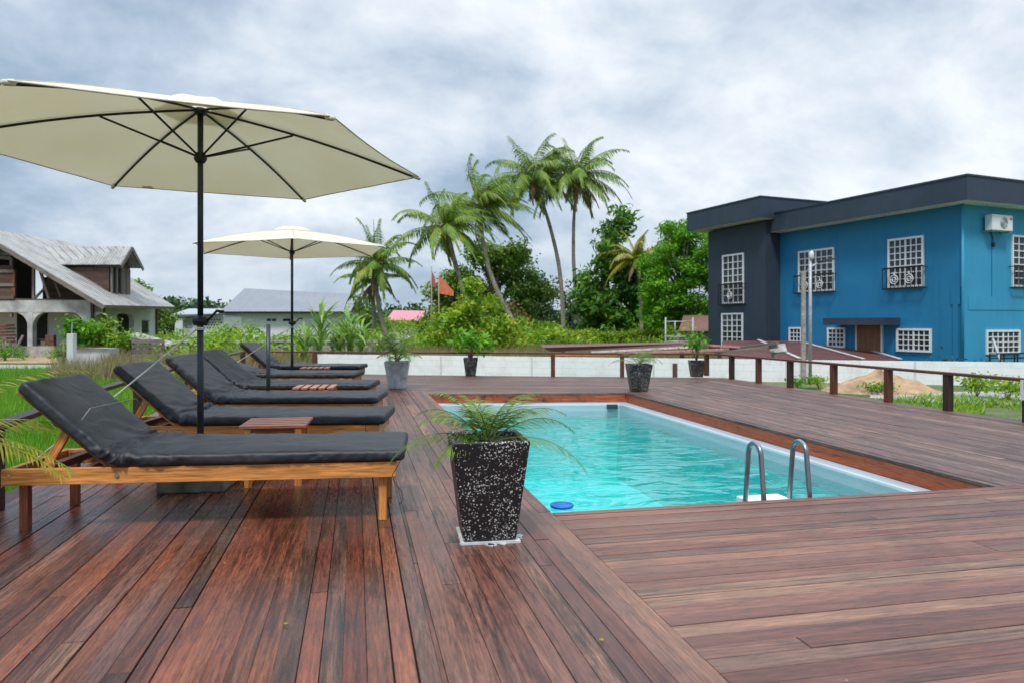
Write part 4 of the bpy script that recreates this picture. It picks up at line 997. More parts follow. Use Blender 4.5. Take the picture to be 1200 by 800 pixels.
# ------------------------------------------------------------------ coconut palms
def coco(base, crown, bend, fl, nf, wind, seed, label, fruit=True, trunk=(.26, .15), mat='leaf_palm', dry=3, ll=.85, name='coconut_palm', lw=.080, etop=74):
    rnd = random.Random(seed); base = Vector(base); crown = Vector(crown)
    root = empty(name, base, 0, label, 'palm tree', 'coconut palms beyond the wall'); c = crown - base
    pts = []; n = 18
    for i in range(n + 1):
        f = i / n; p = Vector((0, 0, 0)).lerp(c, f); p += Vector(bend) * math.sin(f * PI) ; p += Vector((.05 * noise.noise(Vector((f * 5, seed, 0))), 0, 0)); pts.append(p)
    tr = MB(); rr = [trunk[0] * (1.35 if i == 0 else 1) * (1 - i / n) + trunk[1] * (i / n) + .008 * (i % 2) for i in range(n + 1)]
    tr.tube(pts, rr, 12); tr.build('trunk', 'palm_bark', root, smooth=True)
    l, s = MB(), MB(); l2, s2 = MB(), MB()
    for k in range(nf):
        az = 2 * PI * k * .382 + rnd.uniform(-.2, .2); g = k / nf; el = R(etop - (etop + 18) * g + rnd.uniform(-8, 8)); L = fl * 1.18 * rnd.uniform(.85, 1.1) * (0.80 + .25 * min(1, g * 2))
        frond(l, s, c + Vector((0, 0, .05)), az, el, L, 1.25 + .5 * rnd.random() + .5 * g, ll * fl / 3.5, 44, lw, .7, wind, rnd, rad=.035, start=.12, fold=.45, bend=1.1)
    for k in range(dry):
        az = rnd.uniform(0, 2 * PI); frond(l2, s2, c - Vector((0, 0, .15)), az, R(rnd.uniform(-50, -20)), fl * rnd.uniform(.6, .85), 1.8, ll * .7 * fl / 3.5, 22, lw, .9, wind, rnd, rad=.03, start=.15)
    l.build('crown', mat, root); s.build('frond_ribs', 'leaf_palm_yellow', root, smooth=True)
    if dry: l2.build('dry_fronds', 'leaf_palm_dry', root)
    if fruit:
        cn = MB()
        for k in range(fruit if isinstance(fruit, int) and fruit > 1 else 9):
            a = rnd.uniform(0, 2 * PI); q = c + Vector((math.cos(a) * .28, math.sin(a) * .28, -.25 - rnd.random() * .4)); cn.tube([q + Vector((0, 0, z)) for z in (-.13, -.09, 0, .09, .13)], [.02, .09, .12, .09, .02], 8)
        cn.build('coconuts', 'coconut', root, smooth=True)
    return root
wr = ld(1, 0)   # wind blows to the right of the view
def wv(k, z=0): return (wr.x * k, wr.y * k, z)
d = 46
coco(dp(460, d, z=GZ), dp(441, d, 311), wv(-.35), 3.0, 24, wv(.12), 1, 'short coconut palm with yellow fruit beside the far umbrella', 16, (.16, .12), 'leaf_palm', 3, etop=88)
d = 44
coco(dp(552, d, z=GZ), dp(522, d, 268), wv(.25), 3.4, 24, wv(.8), 2, 'wind swept coconut palm standing just right of the flags', 3, (.15, .10), dry=2)
d = 50
coco(dp(621, d, z=GZ), dp(562, d, 243), wv(-.9), 4.1, 26, wv(1.25), 3, 'strongly leaning coconut palm with all its fronds blown to the right', 0, (.20, .12), dry=1, ll=1.1)
d = 55
coco(dp(660, d, z=GZ), dp(625, d, 207), wv(.75), 4.0, 26, wv(.65), 4, 'tall curved coconut palm, left one of the tallest pair', 5, (.19, .11), dry=7, ll=1.1)
coco(dp(684, d, z=GZ), dp(676, d, 208), wv(-.5), 4.1, 26, wv(.35), 5, 'tall slim coconut palm, right one of the tallest pair', 9, (.18, .10), dry=5, ll=1.0)
d = 50
coco(dp(752, d, z=GZ), dp(746, d, 304), wv(.1), 2.5, 20, wv(.15), 6, 'yellowish coconut palm with orange fruit between the broad leaved trees', 16, (.15, .12), 'leaf_palm_yellow', 6)
coco(dp(437, 48, z=GZ), dp(436, 48, 330), wv(.1), 2.2, 10, wv(.1), 8, 'partly hidden palm stem with drying fronds behind the short coconut palm', 0, (.15, .12), 'leaf_palm', 8)

# ------------------------------------------------------------------ broad-leaved trees
def tree(base, h, rx, ry, label, mat, seed, nclump=60, cr=(.5, 1.0), per=260, leaf=.14, trunk=.25, name='tree', low=.25, cat='tree', shape=None, flat=.75, shell=.35, aspect=.45, up=.35, group='broad leaved trees beyond the wall', limbs=7, bark='bark', pts=None):
    rs = np.random.RandomState(seed); rnd = random.Random(seed); base = Vector(base)
    root = empty(name, base, -YAW, label, cat, group)
    m = MB(); cs = []
    if pts is None:
        for k in range(nclump):
            for tr_ in range(30):
                q = rs.uniform(-1, 1, 3); r2 = (q ** 2).sum()
                if .35 < r2 < 1: break
            zc = h * (low + (1 - low) * .5); cs.append((q[0] * rx * .86, q[1] * ry * .86, zc + q[2] * h * (1 - low) * .5 * .88))
    else: cs = [tuple(q) for q in pts]
    rr = rs.uniform(cr[0], cr[1], len(cs))
    top = max(c[2] for c in cs)
    m.tube([(0, 0, 0), (rnd.uniform(-.1, .1), 0, h * .2), (rnd.uniform(-.2, .2), 0, h * .45), (0, 0, top * .85)], [trunk * 1.3, trunk, trunk * .7, trunk * .2], 10)
    for k in range(min(limbs * 3, len(cs))):
        c = cs[k]; z0 = h * rnd.uniform(.15, .45); m.tube([(0, 0, z0), (c[0] * .4, c[1] * .4, z0 + (c[2] - z0) * .55), c], [trunk * .45, trunk * .28, trunk * .08], 6)
    m.build('trunk', bark, root, smooth=True)
    P, O = clump_points(cs, rr, per, rs, flat, shell)
    V = leafquads(P, rs.uniform(.6, 1.35, len(P)) * leaf, rs, up, aspect, O); npmesh('crown', V, None, mat, root)
    return root
# outline given in the picture plane: (u, v, radius px) blobs at distance d
def blobs(d, base_u, L, seed, depth=1.0, jit=4, dens=1):
    rs = np.random.RandomState(seed); out = []; 
    for (u, v, r) in L:
        n = max(1, int(dens * r / 6))
        for k in range(n):
            a = rs.uniform(0, 2 * PI); q = r * math.sqrt(rs.random()) * .75
            uu = u + q * math.cos(a); vv = v + q * math.sin(a)
            out.append(((uu - base_u) / F * d, rs.uniform(-1, 1) * depth, zat(vv, d) - GZ))
    return out
d = 62
b = blobs(d, 580, [(545, 330, 22), (580, 310, 24), (610, 330, 22), (560, 360, 30), (600, 365, 28), (530, 365, 20), (515, 350, 14), (632, 345, 14), (600, 300, 16), (565, 300, 14), (545, 385, 26), (600, 390, 26), (626, 330, 10), (506, 378, 10), (515, 388, 12)], 3, 2.2, dens=2.2)
tree(dp(580, d, z=GZ), 7.5, 5, 3, 'big dark green mango tree behind the leaning coconut palms', 'leaf_mango', 31, pts=b, cr=(.8, 1.5), per=210, leaf=.19, trunk=.4)
d = 38
b = blobs(d, 552, [(552, 350, 13), (540, 365, 16), (570, 362, 16), (528, 380, 18), (560, 385, 22), (590, 385, 16), (510, 395, 14), (545, 398, 18), (580, 400, 18), (556, 335, 8), (604, 398, 12)], 5, 1.3, dens=2.4)
tree(dp(552, d, z=GZ), 4, 2, 2, 'yellow green leafy young tree in front of the dark mango tree', 'leaf_croton', 32, pts=b, cr=(.35, .75), per=230, leaf=.14, trunk=.09, shell=.1)
d = 52
b = blobs(d, 705, [(690, 330, 14), (712, 320, 16), (730, 335, 18), (700, 350, 22), (725, 360, 24), (690, 375, 22), (720, 385, 22), (745, 350, 18), (745, 380, 20), (748, 305, 11), (752, 320, 13), (700, 310, 8), (715, 300, 9), (722, 285, 8), (716, 268, 6), (733, 262, 5), (727, 252, 4), (710, 290, 7), (735, 275, 5), (765, 385, 16), (750, 335, 14), (760, 360, 18), (735, 310, 12), (765, 340, 14), (700, 390, 18), (730, 392, 18), (680, 355, 14), (740, 320, 12)], 7, 1.6, dens=2.0)
tree(dp(705, d, z=GZ), 6, 3, 2, 'breadfruit tree with large glossy leaves and a thin spire, right of the tallest palms', 'leaf_breadfruit', 33, pts=b, cr=(.5, 1.05), per=130, leaf=.25, trunk=.22, aspect=.38, shell=.2)
d = 44
b = blobs(d, 800, [(800, 275, 14), (785, 270, 9), (815, 285, 16), (775, 300, 14), (800, 305, 20), (825, 300, 18), (780, 330, 18), (810, 335, 22), (770, 320, 10), (790, 360, 20), (825, 360, 20), (770, 350, 14), (835, 330, 14), (765, 372, 12), (800, 378, 14), (845, 290, 14), (762, 310, 8), (790, 290, 14), (810, 268, 10), (820, 320, 18), (795, 345, 18), (760, 340, 10), (815, 372, 14), (838, 375, 14)], 9, 2.0, dens=2.6)
tree(dp(800, d, z=GZ), 8, 3, 3, 'bright green spreading rain tree touching the dark block of the blue house', 'leaf_rain', 34, pts=b, cr=(.45, .95), per=520, leaf=.105, trunk=.2, flat=.45, shell=.3)
d = 60
b = blobs(d, 668, [(662, 345, 9), (672, 335, 10), (665, 365, 16), (680, 360, 14), (655, 380, 14), (675, 385, 16), (656, 330, 5)], 12, 1.6, dens=2)
tree(dp(668, d, z=GZ), 5, 2, 2, 'thin grey green feathery tree behind the trunks of the tallest palms', 'leaf_grey', 35, pts=b, cr=(.5, .9), per=110, leaf=.14, trunk=.12, shell=.1)
d = 48
b = blobs(d, 606, [(600, 362, 9), (612, 372, 9), (598, 380, 9), (615, 385, 8)], 13, .7, dens=2)
tree(dp(606, d, z=GZ), 3, 1, 1, 'rusty brown half bare shrub beside the leaning palm trunk', 'leaf_rust', 36, pts=b, cr=(.35, .6), per=90, leaf=.10, trunk=.07, shell=.1)
d = 75
b = blobs(d, 640, [(630, 385, 18), (645, 395, 14), (620, 370, 14), (637, 365, 10), (655, 398, 12), (640, 355, 5)], 14, 1.5, dens=2.0)
tree(dp(640, d, z=GZ), 3, 1, 1, 'low olive green tree left of the tall palm trunks', 'leaf_far', 37, pts=b, cr=(.9, 1.5), per=60, leaf=.26, trunk=.12)
d = 60
b = blobs(d, 430, [(425, 352, 8), (436, 362, 10), (420, 370, 10), (440, 378, 8), (410, 385, 8)], 15, 1.2, dens=2.2)
tree(dp(430, d, z=GZ), 3, 1, 1, 'dark bushy tree at the foot of the short coconut palm', 'leaf_mango', 38, pts=b, cr=(.6, 1.1), per=120, leaf=.17, trunk=.14)
d = 60
b = blobs(d, 168, [(160, 335, 8), (168, 345, 12), (175, 362, 14), (190, 370, 12), (160, 355, 10)], 16, 1.2, dens=2.2)
tree(dp(168, d, z=GZ), 3, 1, 1, 'dark green tree rising behind the old zinc roofed house', 'leaf_mango', 39, pts=b, cr=(.7, 1.1), per=110, leaf=.18, trunk=.15)

def woods():
    rs = np.random.RandomState(77); cs = []; rr = []
    prof = [(150, 366), (200, 352), (225, 350), (250, 352), (275, 362), (300, 364), (420, 364), (470, 362), (495, 352), (520, 362), (560, 368), (640, 360), (660, 366), (700, 368), (780, 362), (850, 362), (1000, 368), (1300, 368)]
    for k in range(900):
        u = rs.uniform(-200, 1350) if k < 300 else rs.uniform(130, 860); d = rs.uniform(105, 150)
        vt = np.interp(u, [a for a, b in prof], [b for a, b in prof]) + 4 * math.sin(u * .09) + 3 * math.sin(u * .23)
        h = zat(vt, 125) - GZ; z = GZ + h * rs.random() ** .5
        p = dp(u, d, z=z - 1.0); cs.append(tuple(p)); rr.append(rs.uniform(1.2, 2.2))
    P, O = clump_points(cs, rr, 16, rs, .7, .4)
    o = npmesh('distant_woods', leafquads(P, rs.uniform(.3, .6, len(P)), rs, .35, .6, O), None, 'leaf_far'); tag(o, kind='stuff')
woods()
def undergrowth():
    rs = np.random.RandomState(5); cs = []; rr = []
    def band(n, u0, u1, d0, d1, hfun, r=(.4, .9)):
        for k in range(n):
            u = rs.uniform(u0, u1); d = rs.uniform(d0, d1); h = hfun(u, d); p = dp(u, d, z=GZ + max(.15, h * rs.uniform(.3, 1))); cs.append(tuple(p)); rr.append(rs.uniform(*r))
    band(420, 178, 860, 36, 58, lambda u, d: ((1.05 if u > 510 or u < 445 else .8) + .4 * math.sin(u * .05) + .3 * math.sin(u * .13)), (.35, .85))
    band(160, 510, 640, 40, 60, lambda u, d: 1.9, (.4, .9))
    band(80, 440, 525, 60, 70, lambda u, d: 1.9, (.5, .9))
    band(90, 178, 350, 28, 40, lambda u, d: .95, (.3, .6))
    P, O = clump_points(cs, rr, 120, rs, .75, .3)
    o = npmesh('undergrowth', leafquads(P, rs.uniform(.06, .15, len(P)), rs, .35, .5, O), None, 'leaf_bush'); tag(o, kind='stuff')
undergrowth()
def grass(name, n, ufun, hfun, mat, seed, w=.012, lean=.35):
    rs = np.random.RandomState(seed); P = ufun(rs, n); h = hfun(rs, len(P)); n = len(P)
    a = rs.uniform(0, 2 * PI, n); dx = np.stack([np.cos(a), np.sin(a), np.zeros(n)], 1) * (w * (.6 + rs.random(n)))[:, None]
    b = rs.uniform(0, 2 * PI, n); tip = P + np.stack([np.cos(b) * lean * h, np.sin(b) * lean * h, h], 1)
    V = np.empty((n, 3, 3)); V[:, 0] = P - dx; V[:, 1] = P + dx; V[:, 2] = tip
    o = npmesh(name, V.reshape(-1, 3), None, mat, kind=3); return tag(o, kind='stuff')
def in_left(rs, n):
    u = rs.uniform(-120, 420, n); v = 380 + (GZ - CAM_H) * -F / np.exp(rs.uniform(math.log(5.0), math.log(26), n)); d = (CAM_H - GZ) * F / (v - 380)
    lat = (u - 600) / F * d; x = d * sA + lat * cA; y = d * cA - lat * sA
    k = (x < -2.15 - .04 * (y - 4).clip(0, 8)); return np.stack([x, y, np.full(n, GZ)], 1)[k]
grass('grass', 110000, in_left, lambda rs, n: rs.uniform(.08, .30, n), 'leaf_grass', 1)
def in_right(rs, n):
    u = rs.uniform(860, 1330, n); d = np.exp(rs.uniform(math.log(7), math.log(19.5), n)); lat = (u - 600) / F * d; x = d * sA + lat * cA; y = d * cA - lat * sA
    nz = np.array([noise.noise(Vector((a * .5, b * .5, 0))) for a, b in zip(x, y)]); k = (x > 7.55) & ((nz > -.12) | (x < 8.8)) & (d < 16 + 2 * nz)
    return np.stack([x, y, np.full(n, GZ)], 1)[k]
grass('grass', 42000, in_right, lambda rs, n: rs.uniform(.05, .17, n) * (.4 + 1.2 * rs.random(n) ** 2), 'leaf_bush', 2, .014, .8)
def in_mid(rs, n):
    u = rs.uniform(60, 900, n); d = rs.uniform(20, 42, n); lat = (u - 600) / F * d; x = d * sA + lat * cA; y = d * cA - lat * sA
    k = (d > 27) | (u < 370); k &= ~((u < 120) & (d > 24)); return np.stack([x, y, np.full(n, GZ)], 1)[k]
grass('dry_grass', 60000, in_mid, lambda rs, n: rs.uniform(.25, .75, n), 'leaf_dry', 3, .02, .3)

# weedy clumps in front of the wall on the right
def weeds(u, v, r, h, n, mat, seed, label, leaf=.05):
    p = gp(u, v, GZ); root = empty('weed_bush', p, 0, label, 'bush', 'weeds growing between the deck and the white wall')
    leafy_plant(root, (0, 0, 0), h, r, n, leaf, mat, seed, 8)
weeds(1145, 465, .35, .5, 500, 'leaf_bush', 41, 'leafy green weed with upright shoots behind the right end of the railing', .05)
weeds(1182, 470, .40, .45, 500, 'leaf_croton', 42, 'yellowish weed beside the white notice at the right edge', .045)
weeds(960, 455, .30, .30, 300, 'leaf_croton', 43, 'bright yellow green weed at the foot of the sand heap', .045)
weeds(935, 455, .25, .25, 200, 'leaf_grass', 44, 'small green weed below the two lamp poles', .045)
weeds(1170, 448, .75, .55, 700, 'leaf_grey', 45, 'grey green sprawling bush against the white wall at the right', .05)
weeds(1105, 444, .40, .62, 120, 'leaf_grey', 46, 'tall thin young plant against the white wall right of the sand heap', .07)
weeds(1030, 462, .35, .25, 260, 'leaf_grass', 47, 'small green weed in front of the sand heap', .045)
def mound():
    p = gp(1032, 458, GZ); m = MB(); n = 40; k = 14
    for i in range(k + 1):
        r = i / k
        for j in range(n):
            a = 2 * PI * j / n; x = r * 1.5 * math.cos(a); y = r * 1.1 * math.sin(a); z = .52 * (1 - r) ** 1.05 * (1 + .1 * math.cos(a * 2)) + (.16 * noise.noise(Vector((x * 1.6, y * 1.6, 4))) + .08 * noise.noise(Vector((x * 3.6, y * 3.6, 9)))) * (1 - r) + .05 * noise.noise(Vector((x * 5, y * 5, 1))) * (1 - r)
            if i == k: z = -.05
            m.v.append((x, y, z))
    for i in range(k):
        for j in range(n):
            j2 = (j + 1) % n; m.face((i * n + j, (i + 1) * n + j, (i + 1) * n + j2, i * n + j2), [(0, 0)] * 4)
    o = m.build('sand_heap', 'sand', smooth=True, loc=p); o.rotation_euler = (0, 0, -YAW); tag(o, 'heap of orange sand on the ground before the white wall', 'sand heap')
mound()
def path_patch():
    m = MB(); pts = []
    rnd = random.Random(3)
    for k in range(28):
        a = 2 * PI * k / 28; q = 1 + .15 * rnd.random(); pts.append(ld(6.6 + 11 + (13.2) * .0 + math.cos(a) * 4.5 * q - 4.5, 16.3 + math.sin(a) * 1.5 * q)[:2])
    m.poly([(p[0], p[1]) for p in pts], GZ - .01, GZ + .012); tag(m.build('sandy_path', 'pale_concrete'), kind='structure')
path_patch()

# ------------------------------------------------------------------ white block wall and poles
def wall():
    a = dp(371, 24.6, z=GZ - .1); b = dp(1200, 19.3, z=GZ - .1); dr = (b - a).normalized(); b2 = b + dr * 14
    o = a.copy(); L = (b2 - a).length; ang = math.atan2(dr.y, dr.x)
    root = empty('boundary_wall', o, ang, 'low white painted concrete block wall running behind the deck and the railings', 'wall')
    m = MB(); n = 60
    zt = .68
    P = [(0, 0, 0), (L, 0, 0), (L, .12, 0), (0, .12, 0), (0, 0, .75), (L, 0, .75), (L, .12, .75), (0, .12, .75)]
    m.hexa(P, Vector((1, 0, 0)), (0, 0)); m.build('blocks', 'block_wall', root)
    for f in (.215, .36, .54, .72, .88):
        mm = MB(); mm.box((L * f * .6, -.006, .376), (.06, .02, .750)); 
        mm.build('pillar', 'wall_white', root)
wall()
def block_low():
    # long grey unpainted fence far left behind the railing
    a = dp(200, 33, z=GZ); b = dp(470, 33, z=GZ); dr = b - a
    root = empty('block_fence', a, math.atan2(dr.y, dr.x), 'low grey weathered concrete fence behind the far loungers', 'wall')
    m = MB(); m.bb((0, 0, 0), (dr.length, .12, .85)); m.build('blocks', 'pale_concrete', root)
    m = MB()
    for k in range(9): m.box((k * dr.length / 8, -.07, .5), (.12, .12, 1.0))
    for k in range(0): pass
    m.build('posts', 'grey_wood', root)
    m = MB(); m.beam((0, -.02, .90), (dr.length, -.02, .90), .16, .07); m.build('cap', 'wall_old', root)
block_low()
def post_short():
    p = dp(791, 17.5, z=GZ); m = MB(); m.box((0, 0, .30), (.09, .09, .85)); o = m.build('wooden_stake', 'brown_board', loc=p); tag(o, 'short weathered brown stake before the white wall between the two far right planters', 'stake')
post_short()
def lamps():
    d = 20.5
    p = dp(941.5, d, z=GZ); h = zat(318, d) - GZ
    root = empty('lamp_pole', p, -YAW, 'weathered square post carrying a small street lamp head', 'lamp pole')
    m = MB(); m.beam((0, 0, 0), (0, 0, h), .11, .11, (0, 1, 0)); m.build('post', 'pole_stone', root, bevel=.01)
    m = MB(); m.tube([(.05, -.05, h - .05), (.18, -.08, h + .12), (.45, -.12, h + .26)], .022, 8); m.build('arm', 'pole_grey', root, smooth=True)
    m = MB(); m.hexa([(.36, -.2, h + .20), (.86, -.24, h + .33), (.86, -.10, h + .33), (.36, -.06, h + .20), (.36, -.19, h + .28), (.84, -.22, h + .38), (.84, -.12, h + .38), (.36, -.07, h + .28)]); m.build('lamp_head', 'dark_metal', root, bevel=.01)
    p = dp(949.5, d - .4, z=GZ); h = zat(297, d) - GZ
    root = empty('lamp_pole', p, -YAW, 'slim grey metal pole with a round white lamp on top', 'lamp pole')
    m = MB(); m.tube([(0, 0, 0), (0, 0, h)], .045, 10); m.build('post', 'pole_grey', root, smooth=True)
    m = MB(); m.tube([(.02, -.05, h - .22), (.02, -.05, h - .18), (.02, -.05, h - .02), (.02, -.05, h + .02)], [.03, .065, .06, .02], 12); m.build('lamp', 'lamp_glass', root, smooth=True)
lamps()

# ------------------------------------------------------------------ blue house
HC = dp(1127, 24.0, z=GZ)                       # its near corner
HD = math.radians(10.4)
aD = Vector((-math.sin(HD), math.cos(HD), 0)); bD = Vector((math.cos(HD), math.sin(HD), 0))
def fa(u, off=0.0):     # on the left facade (offset along -b): local y, depth
    p0 = HC - bD * off; t, d = hit(u, p0, aD); return t, d
def fb(u, off=0.0):
    p0 = HC - aD * off; t, d = hit(u, p0, bD); return t, d
def house():
    root = empty('blue_house', HC, HD, 'two storey blue house with a dark grey end block and wide dark flat roofs', 'house')
    Z0 = 0.0; g = GZ
    yb, dB = fa(914); roofz = 5.28 - g
    WX = 16.0; off = 0.82
    m = MB(); m.bb((0.02, 0.02, 0), (WX, yb + .3, roofz)); m.build('wall', 'blue_wall', root)
    m = MB(); m.bb((0.021, -.012, 0), (WX, .019, roofz)); m.build('front_wall', 'blue_wall_lit', root)  # thin facing in the lighter blue, daylight on this side painted in
    # corner pilaster / pipe
    m = MB(); m.tube([(-.02, -.05, 0), (-.02, -.05, roofz)], .045, 10); m.build('downpipe', 'blue_wall_lit', root, smooth=True)
    m = MB(); m.bb((-.018, .12, 0), (.018, .30, 2.35)); m.bb((-.018, .05, 2.35), (.018, .38, 2.95)); m.build('corner_band', 'blue_wall', root)
    ye, dE = fa(830, off)
    m = MB(); m.bb((-off, yb, 0), (8, ye, 5.62 - g)); m.build('end_block', 'dark_wall', root)
    # roofs
    zt = 5.92 - g; zb = 5.14 - g; ov = .62
    m = MB(); m.bb((-ov, -ov, zb), (WX + 1, yb - .004 + .9, zt)); rf = m.build('roof', 'roof_fascia', root)
    m = MB(); m.bb((-ov + .03, -ov + .03, zb - .012), (WX + .9, yb - .03, zb - .002)); m.build('soffit', 'soffit', rf)
    m = MB(); m.bb((-ov - .03, -ov - .03, zt), (WX + 1, yb + .9, zt + .06)); m.build('roof_edge', 'roof_fascia', rf)
    y0, d0 = fa(891, off + .6); y1, d1 = fa(805, off + .6)
    zt2 = zat(231, d0) - g; zb2 = zat(255, d0) - g
    m = MB(); m.bb((-off - .6, y0, zb2), (8.6, y1, zt2)); rf = m.build('roof', 'roof_fascia', root)
    m = MB(); m.bb((-off - .57, y0 + .03, zb2 - .012), (8.5, y1 - .03, zb2 - .002)); m.build('soffit', 'soffit', rf)
    m = MB(); m.bb((-off - .63, y0 - .03, zt2), (8.6, y1 + .03, zt2 + .06)); m.build('roof_edge', 'roof_fascia', rf)
    # string course on the front
    m = MB(); z1 = zat(363, 24) - g; z2 = zat(347, 24) - g; m.bb((.3, -.03, z1), (WX, -.013, z2)); m.build('string_course', 'blue_wall_lit', root)
    t, d = fb(1162); m = MB(); m.bb((t - .03, -.028, z2), (t + .0, -.013, zat(262, d) - g)); m.build('wall_pipe', 'blue_wall', root)
    def window(side, uL, uR, vT, vB, nx, ny, off=0.0, bars=None, label=None):
        """side 'a' left facade (local x=-off), 'b' front (local y=0)"""
        ff = fa if side == 'a' else fb
        tL, dL = ff(uL, off); tR, dR = ff(uR, off)
        d = (dL + dR) / 2; zt, zb = zat(vT, d) - g, zat(vB, d) - g; t0, t1 = min(tL, tR), max(tL, tR)
        def P(t, z, o):   # o: outwards
            return (-off - o, t, z) if side == 'a' else (t, -.012 - o, z)
        def B(m, ta, za, tb, zb_, o0, o1):
            a = P(ta, za, o0); b = P(tb, zb_, o1); m.bb(tuple(min(x, y) for x, y in zip(a, b)), tuple(max(x, y) for x, y in zip(a, b)))
        w = .075
        m = MB()
        B(m, t0, zb, t1, zb + w, -.01, .05); B(m, t0, zt - w, t1, zt, -.01, .05); B(m, t0, zb + w, t0 + w, zt - w, -.01, .05); B(m, t1 - w, zb + w, t1, zt - w, -.01, .05)
        fr = m.build('window', 'white_paint', root)
        m = MB(); B(m, t0 + w, zb + w, t1 - w, zt - w, -.008, .004); m.build('glass', 'window_glass', fr)
        m = MB(); b = .034; iw = t1 - t0 - 2 * w; ih = zt - zb - 2 * w
        for k in range(1, nx): 
            x = t0 + w + iw * k / nx; bb_ = b * (1.9 if (nx % 2 == 0 and k == nx // 2) or (nx == 6 and k == 3) else 1); B(m, x - bb_ / 2, zb + w, x + bb_ / 2, zt - w, .006, .030)
        for k in range(1, ny):
            z = zb + w + ih * k / ny; B(m, t0 + w, z - b / 2, t1 - w, z + b / 2, .010, .034)
        m.build('grille', 'white_paint', fr)
        if bars:
            e = .10; z1 = zb - .06; z2 = zb + (zt - zb) * .38; oo = .20
            m = MB()
            for z in (z1, z2): B(m, t0 - e, z, t1 + e, z + .06, oo - .03, oo)
            for z in (z1, z2):
                for t in (t0 - e, t1 + e): B(m, t - .015, z, t + .015, z + .03, .0, oo)
            for k in range(0, 11):
                t = t0 - e + (t1 - t0 + 2 * e) * k / 10; B(m, t - .013, z1, t + .013, z2, oo - .02, oo - .005)
            r = m.build('window_railing', 'black_iron', root)
            m = MB()
            for c in bars:
                tc_ = t0 + (t1 - t0) * c; zc = z1 + (z2 - z1) * .48
                for rad in (.16, .08):
                    pts = [P(tc_ + rad * math.cos(a * PI / 8), zc + rad * math.sin(a * PI / 8), oo + .012) for a in range(16)]; m.tube(pts, .016, 5, closed=True)
                m.tube([P(tc_, zc + .16, oo + .012), P(tc_, zc + .27, oo + .012)], .02, 5)
            m.build('scroll_ornament', 'white_paint', r)
    window('a', 847, 872, 298, 356, 4, 7, off, bars=(.5,))
    window('a', 846, 871, 367, 410, 4, 6, off)
    window('a', 936, 978, 292.5, 342, 6, 6, 0, bars=(.3, .72))
    window('a', 1041, 1083, 278.5, 337, 6, 7, 0, bars=(.3, .72))
    window('a', 925, 940, 383.5, 406, 3, 4)
    window('a', 970, 991, 384, 407, 4, 4)
    window('a', 1051, 1092, 385, 412, 6, 4)
    window('b', 1184.5, 1228, 277, 337, 6, 7, bars=(.3, .72))
    window('b', 1154.5, 1194, 386.5, 414.5, 6, 4)
    tA, dA_ = fa(1033); tB, dB_ = fa(1005); zt_ = zat(382, (dA_ + dB_) / 2) - g
    m = MB(); m.bb((-.03, tA, .1), (.03, tB, zt_)); dr = m.build('door', 'door_wood', root)
    m = MB(); m.bb((-.05, tA - .07, .1), (.02, tA - .002, zt_ + .07)); m.build('door_jamb', 'white_paint', root); m = MB(); m.bb((-.05, tB + .002, .1), (.02, tB + .07, zt_ + .07)); m.build('door_jamb', 'white_paint', root)
    tA, dA_ = fa(1041, .6); tB, dB_ = fa(970, .6)
    z1 = zat(381, (dA_ + dB_) / 2) - g; z2 = z1 + .27
    m = MB(); m.bb((-.85, tA, z1), (.01, tB, z2)); m.build('door_canopy', 'roof_fascia', root)
    # outdoor air conditioner
    tL, dL = fb(1163, .36); tR, dR = fb(1187, .36); z1 = zat(269.5, dL) - g; z2 = zat(251, dL) - g
    ac = MB().bb((tL, -.36, z1), (tR, -.10, z2)).build('air_conditioner', 'white_paint', root, bevel=.015)
    m = MB(); cx = tL + (tR - tL) * .56; cz = (z1 + z2) / 2
    for rad in (.19, .15, .11, .07, .03): m.tube([(cx + rad * math.cos(a * PI / 10), -.368, cz + rad * math.sin(a * PI / 10)) for a in range(20)], .010, 5, closed=True)
    for a in range(4): m.tube([(cx - .19 * math.cos(a * PI / 4), -.367, cz - .19 * math.sin(a * PI / 4)), (cx + .19 * math.cos(a * PI / 4), -.367, cz + .19 * math.sin(a * PI / 4))], .006, 5)
    m.build('fan_grille', 'pole_grey', ac)
    m = MB(); m.box((tR - .10, -.363, z2 - .12), (.12, .005, .07)); m.build('badge', 'orange_shirt', ac)
    m = MB(); m.bb((tL + .05, -.34, z1 - .05), (tL + .09, -.013, z1 - .004)); m.bb((tR - .09, -.34, z1 - .05), (tR - .05, -.013, z1 - .004)); m.build('bracket', 'pole_grey', ac)
    m = MB(); m.tube([(tL + .35, -.05, z1), (tL + .5, -.05, z1 - .2), (tL + .55, -.04, z1 - .42)], .012, 6); m.box((tL + .53, -.04, z1 - .45), (.12, .06, .14)); m.build('cable', 'dark_cord', ac)
    # soffit spots
    m = MB()
    for x, y in ((-.3, -.3), (.9, -.3)): m.tube([(x, y, zb - .05), (x, y, zb - .013)], .05, 10)
    m.build('soffit_lamp', 'lamp_glass', root)
house()
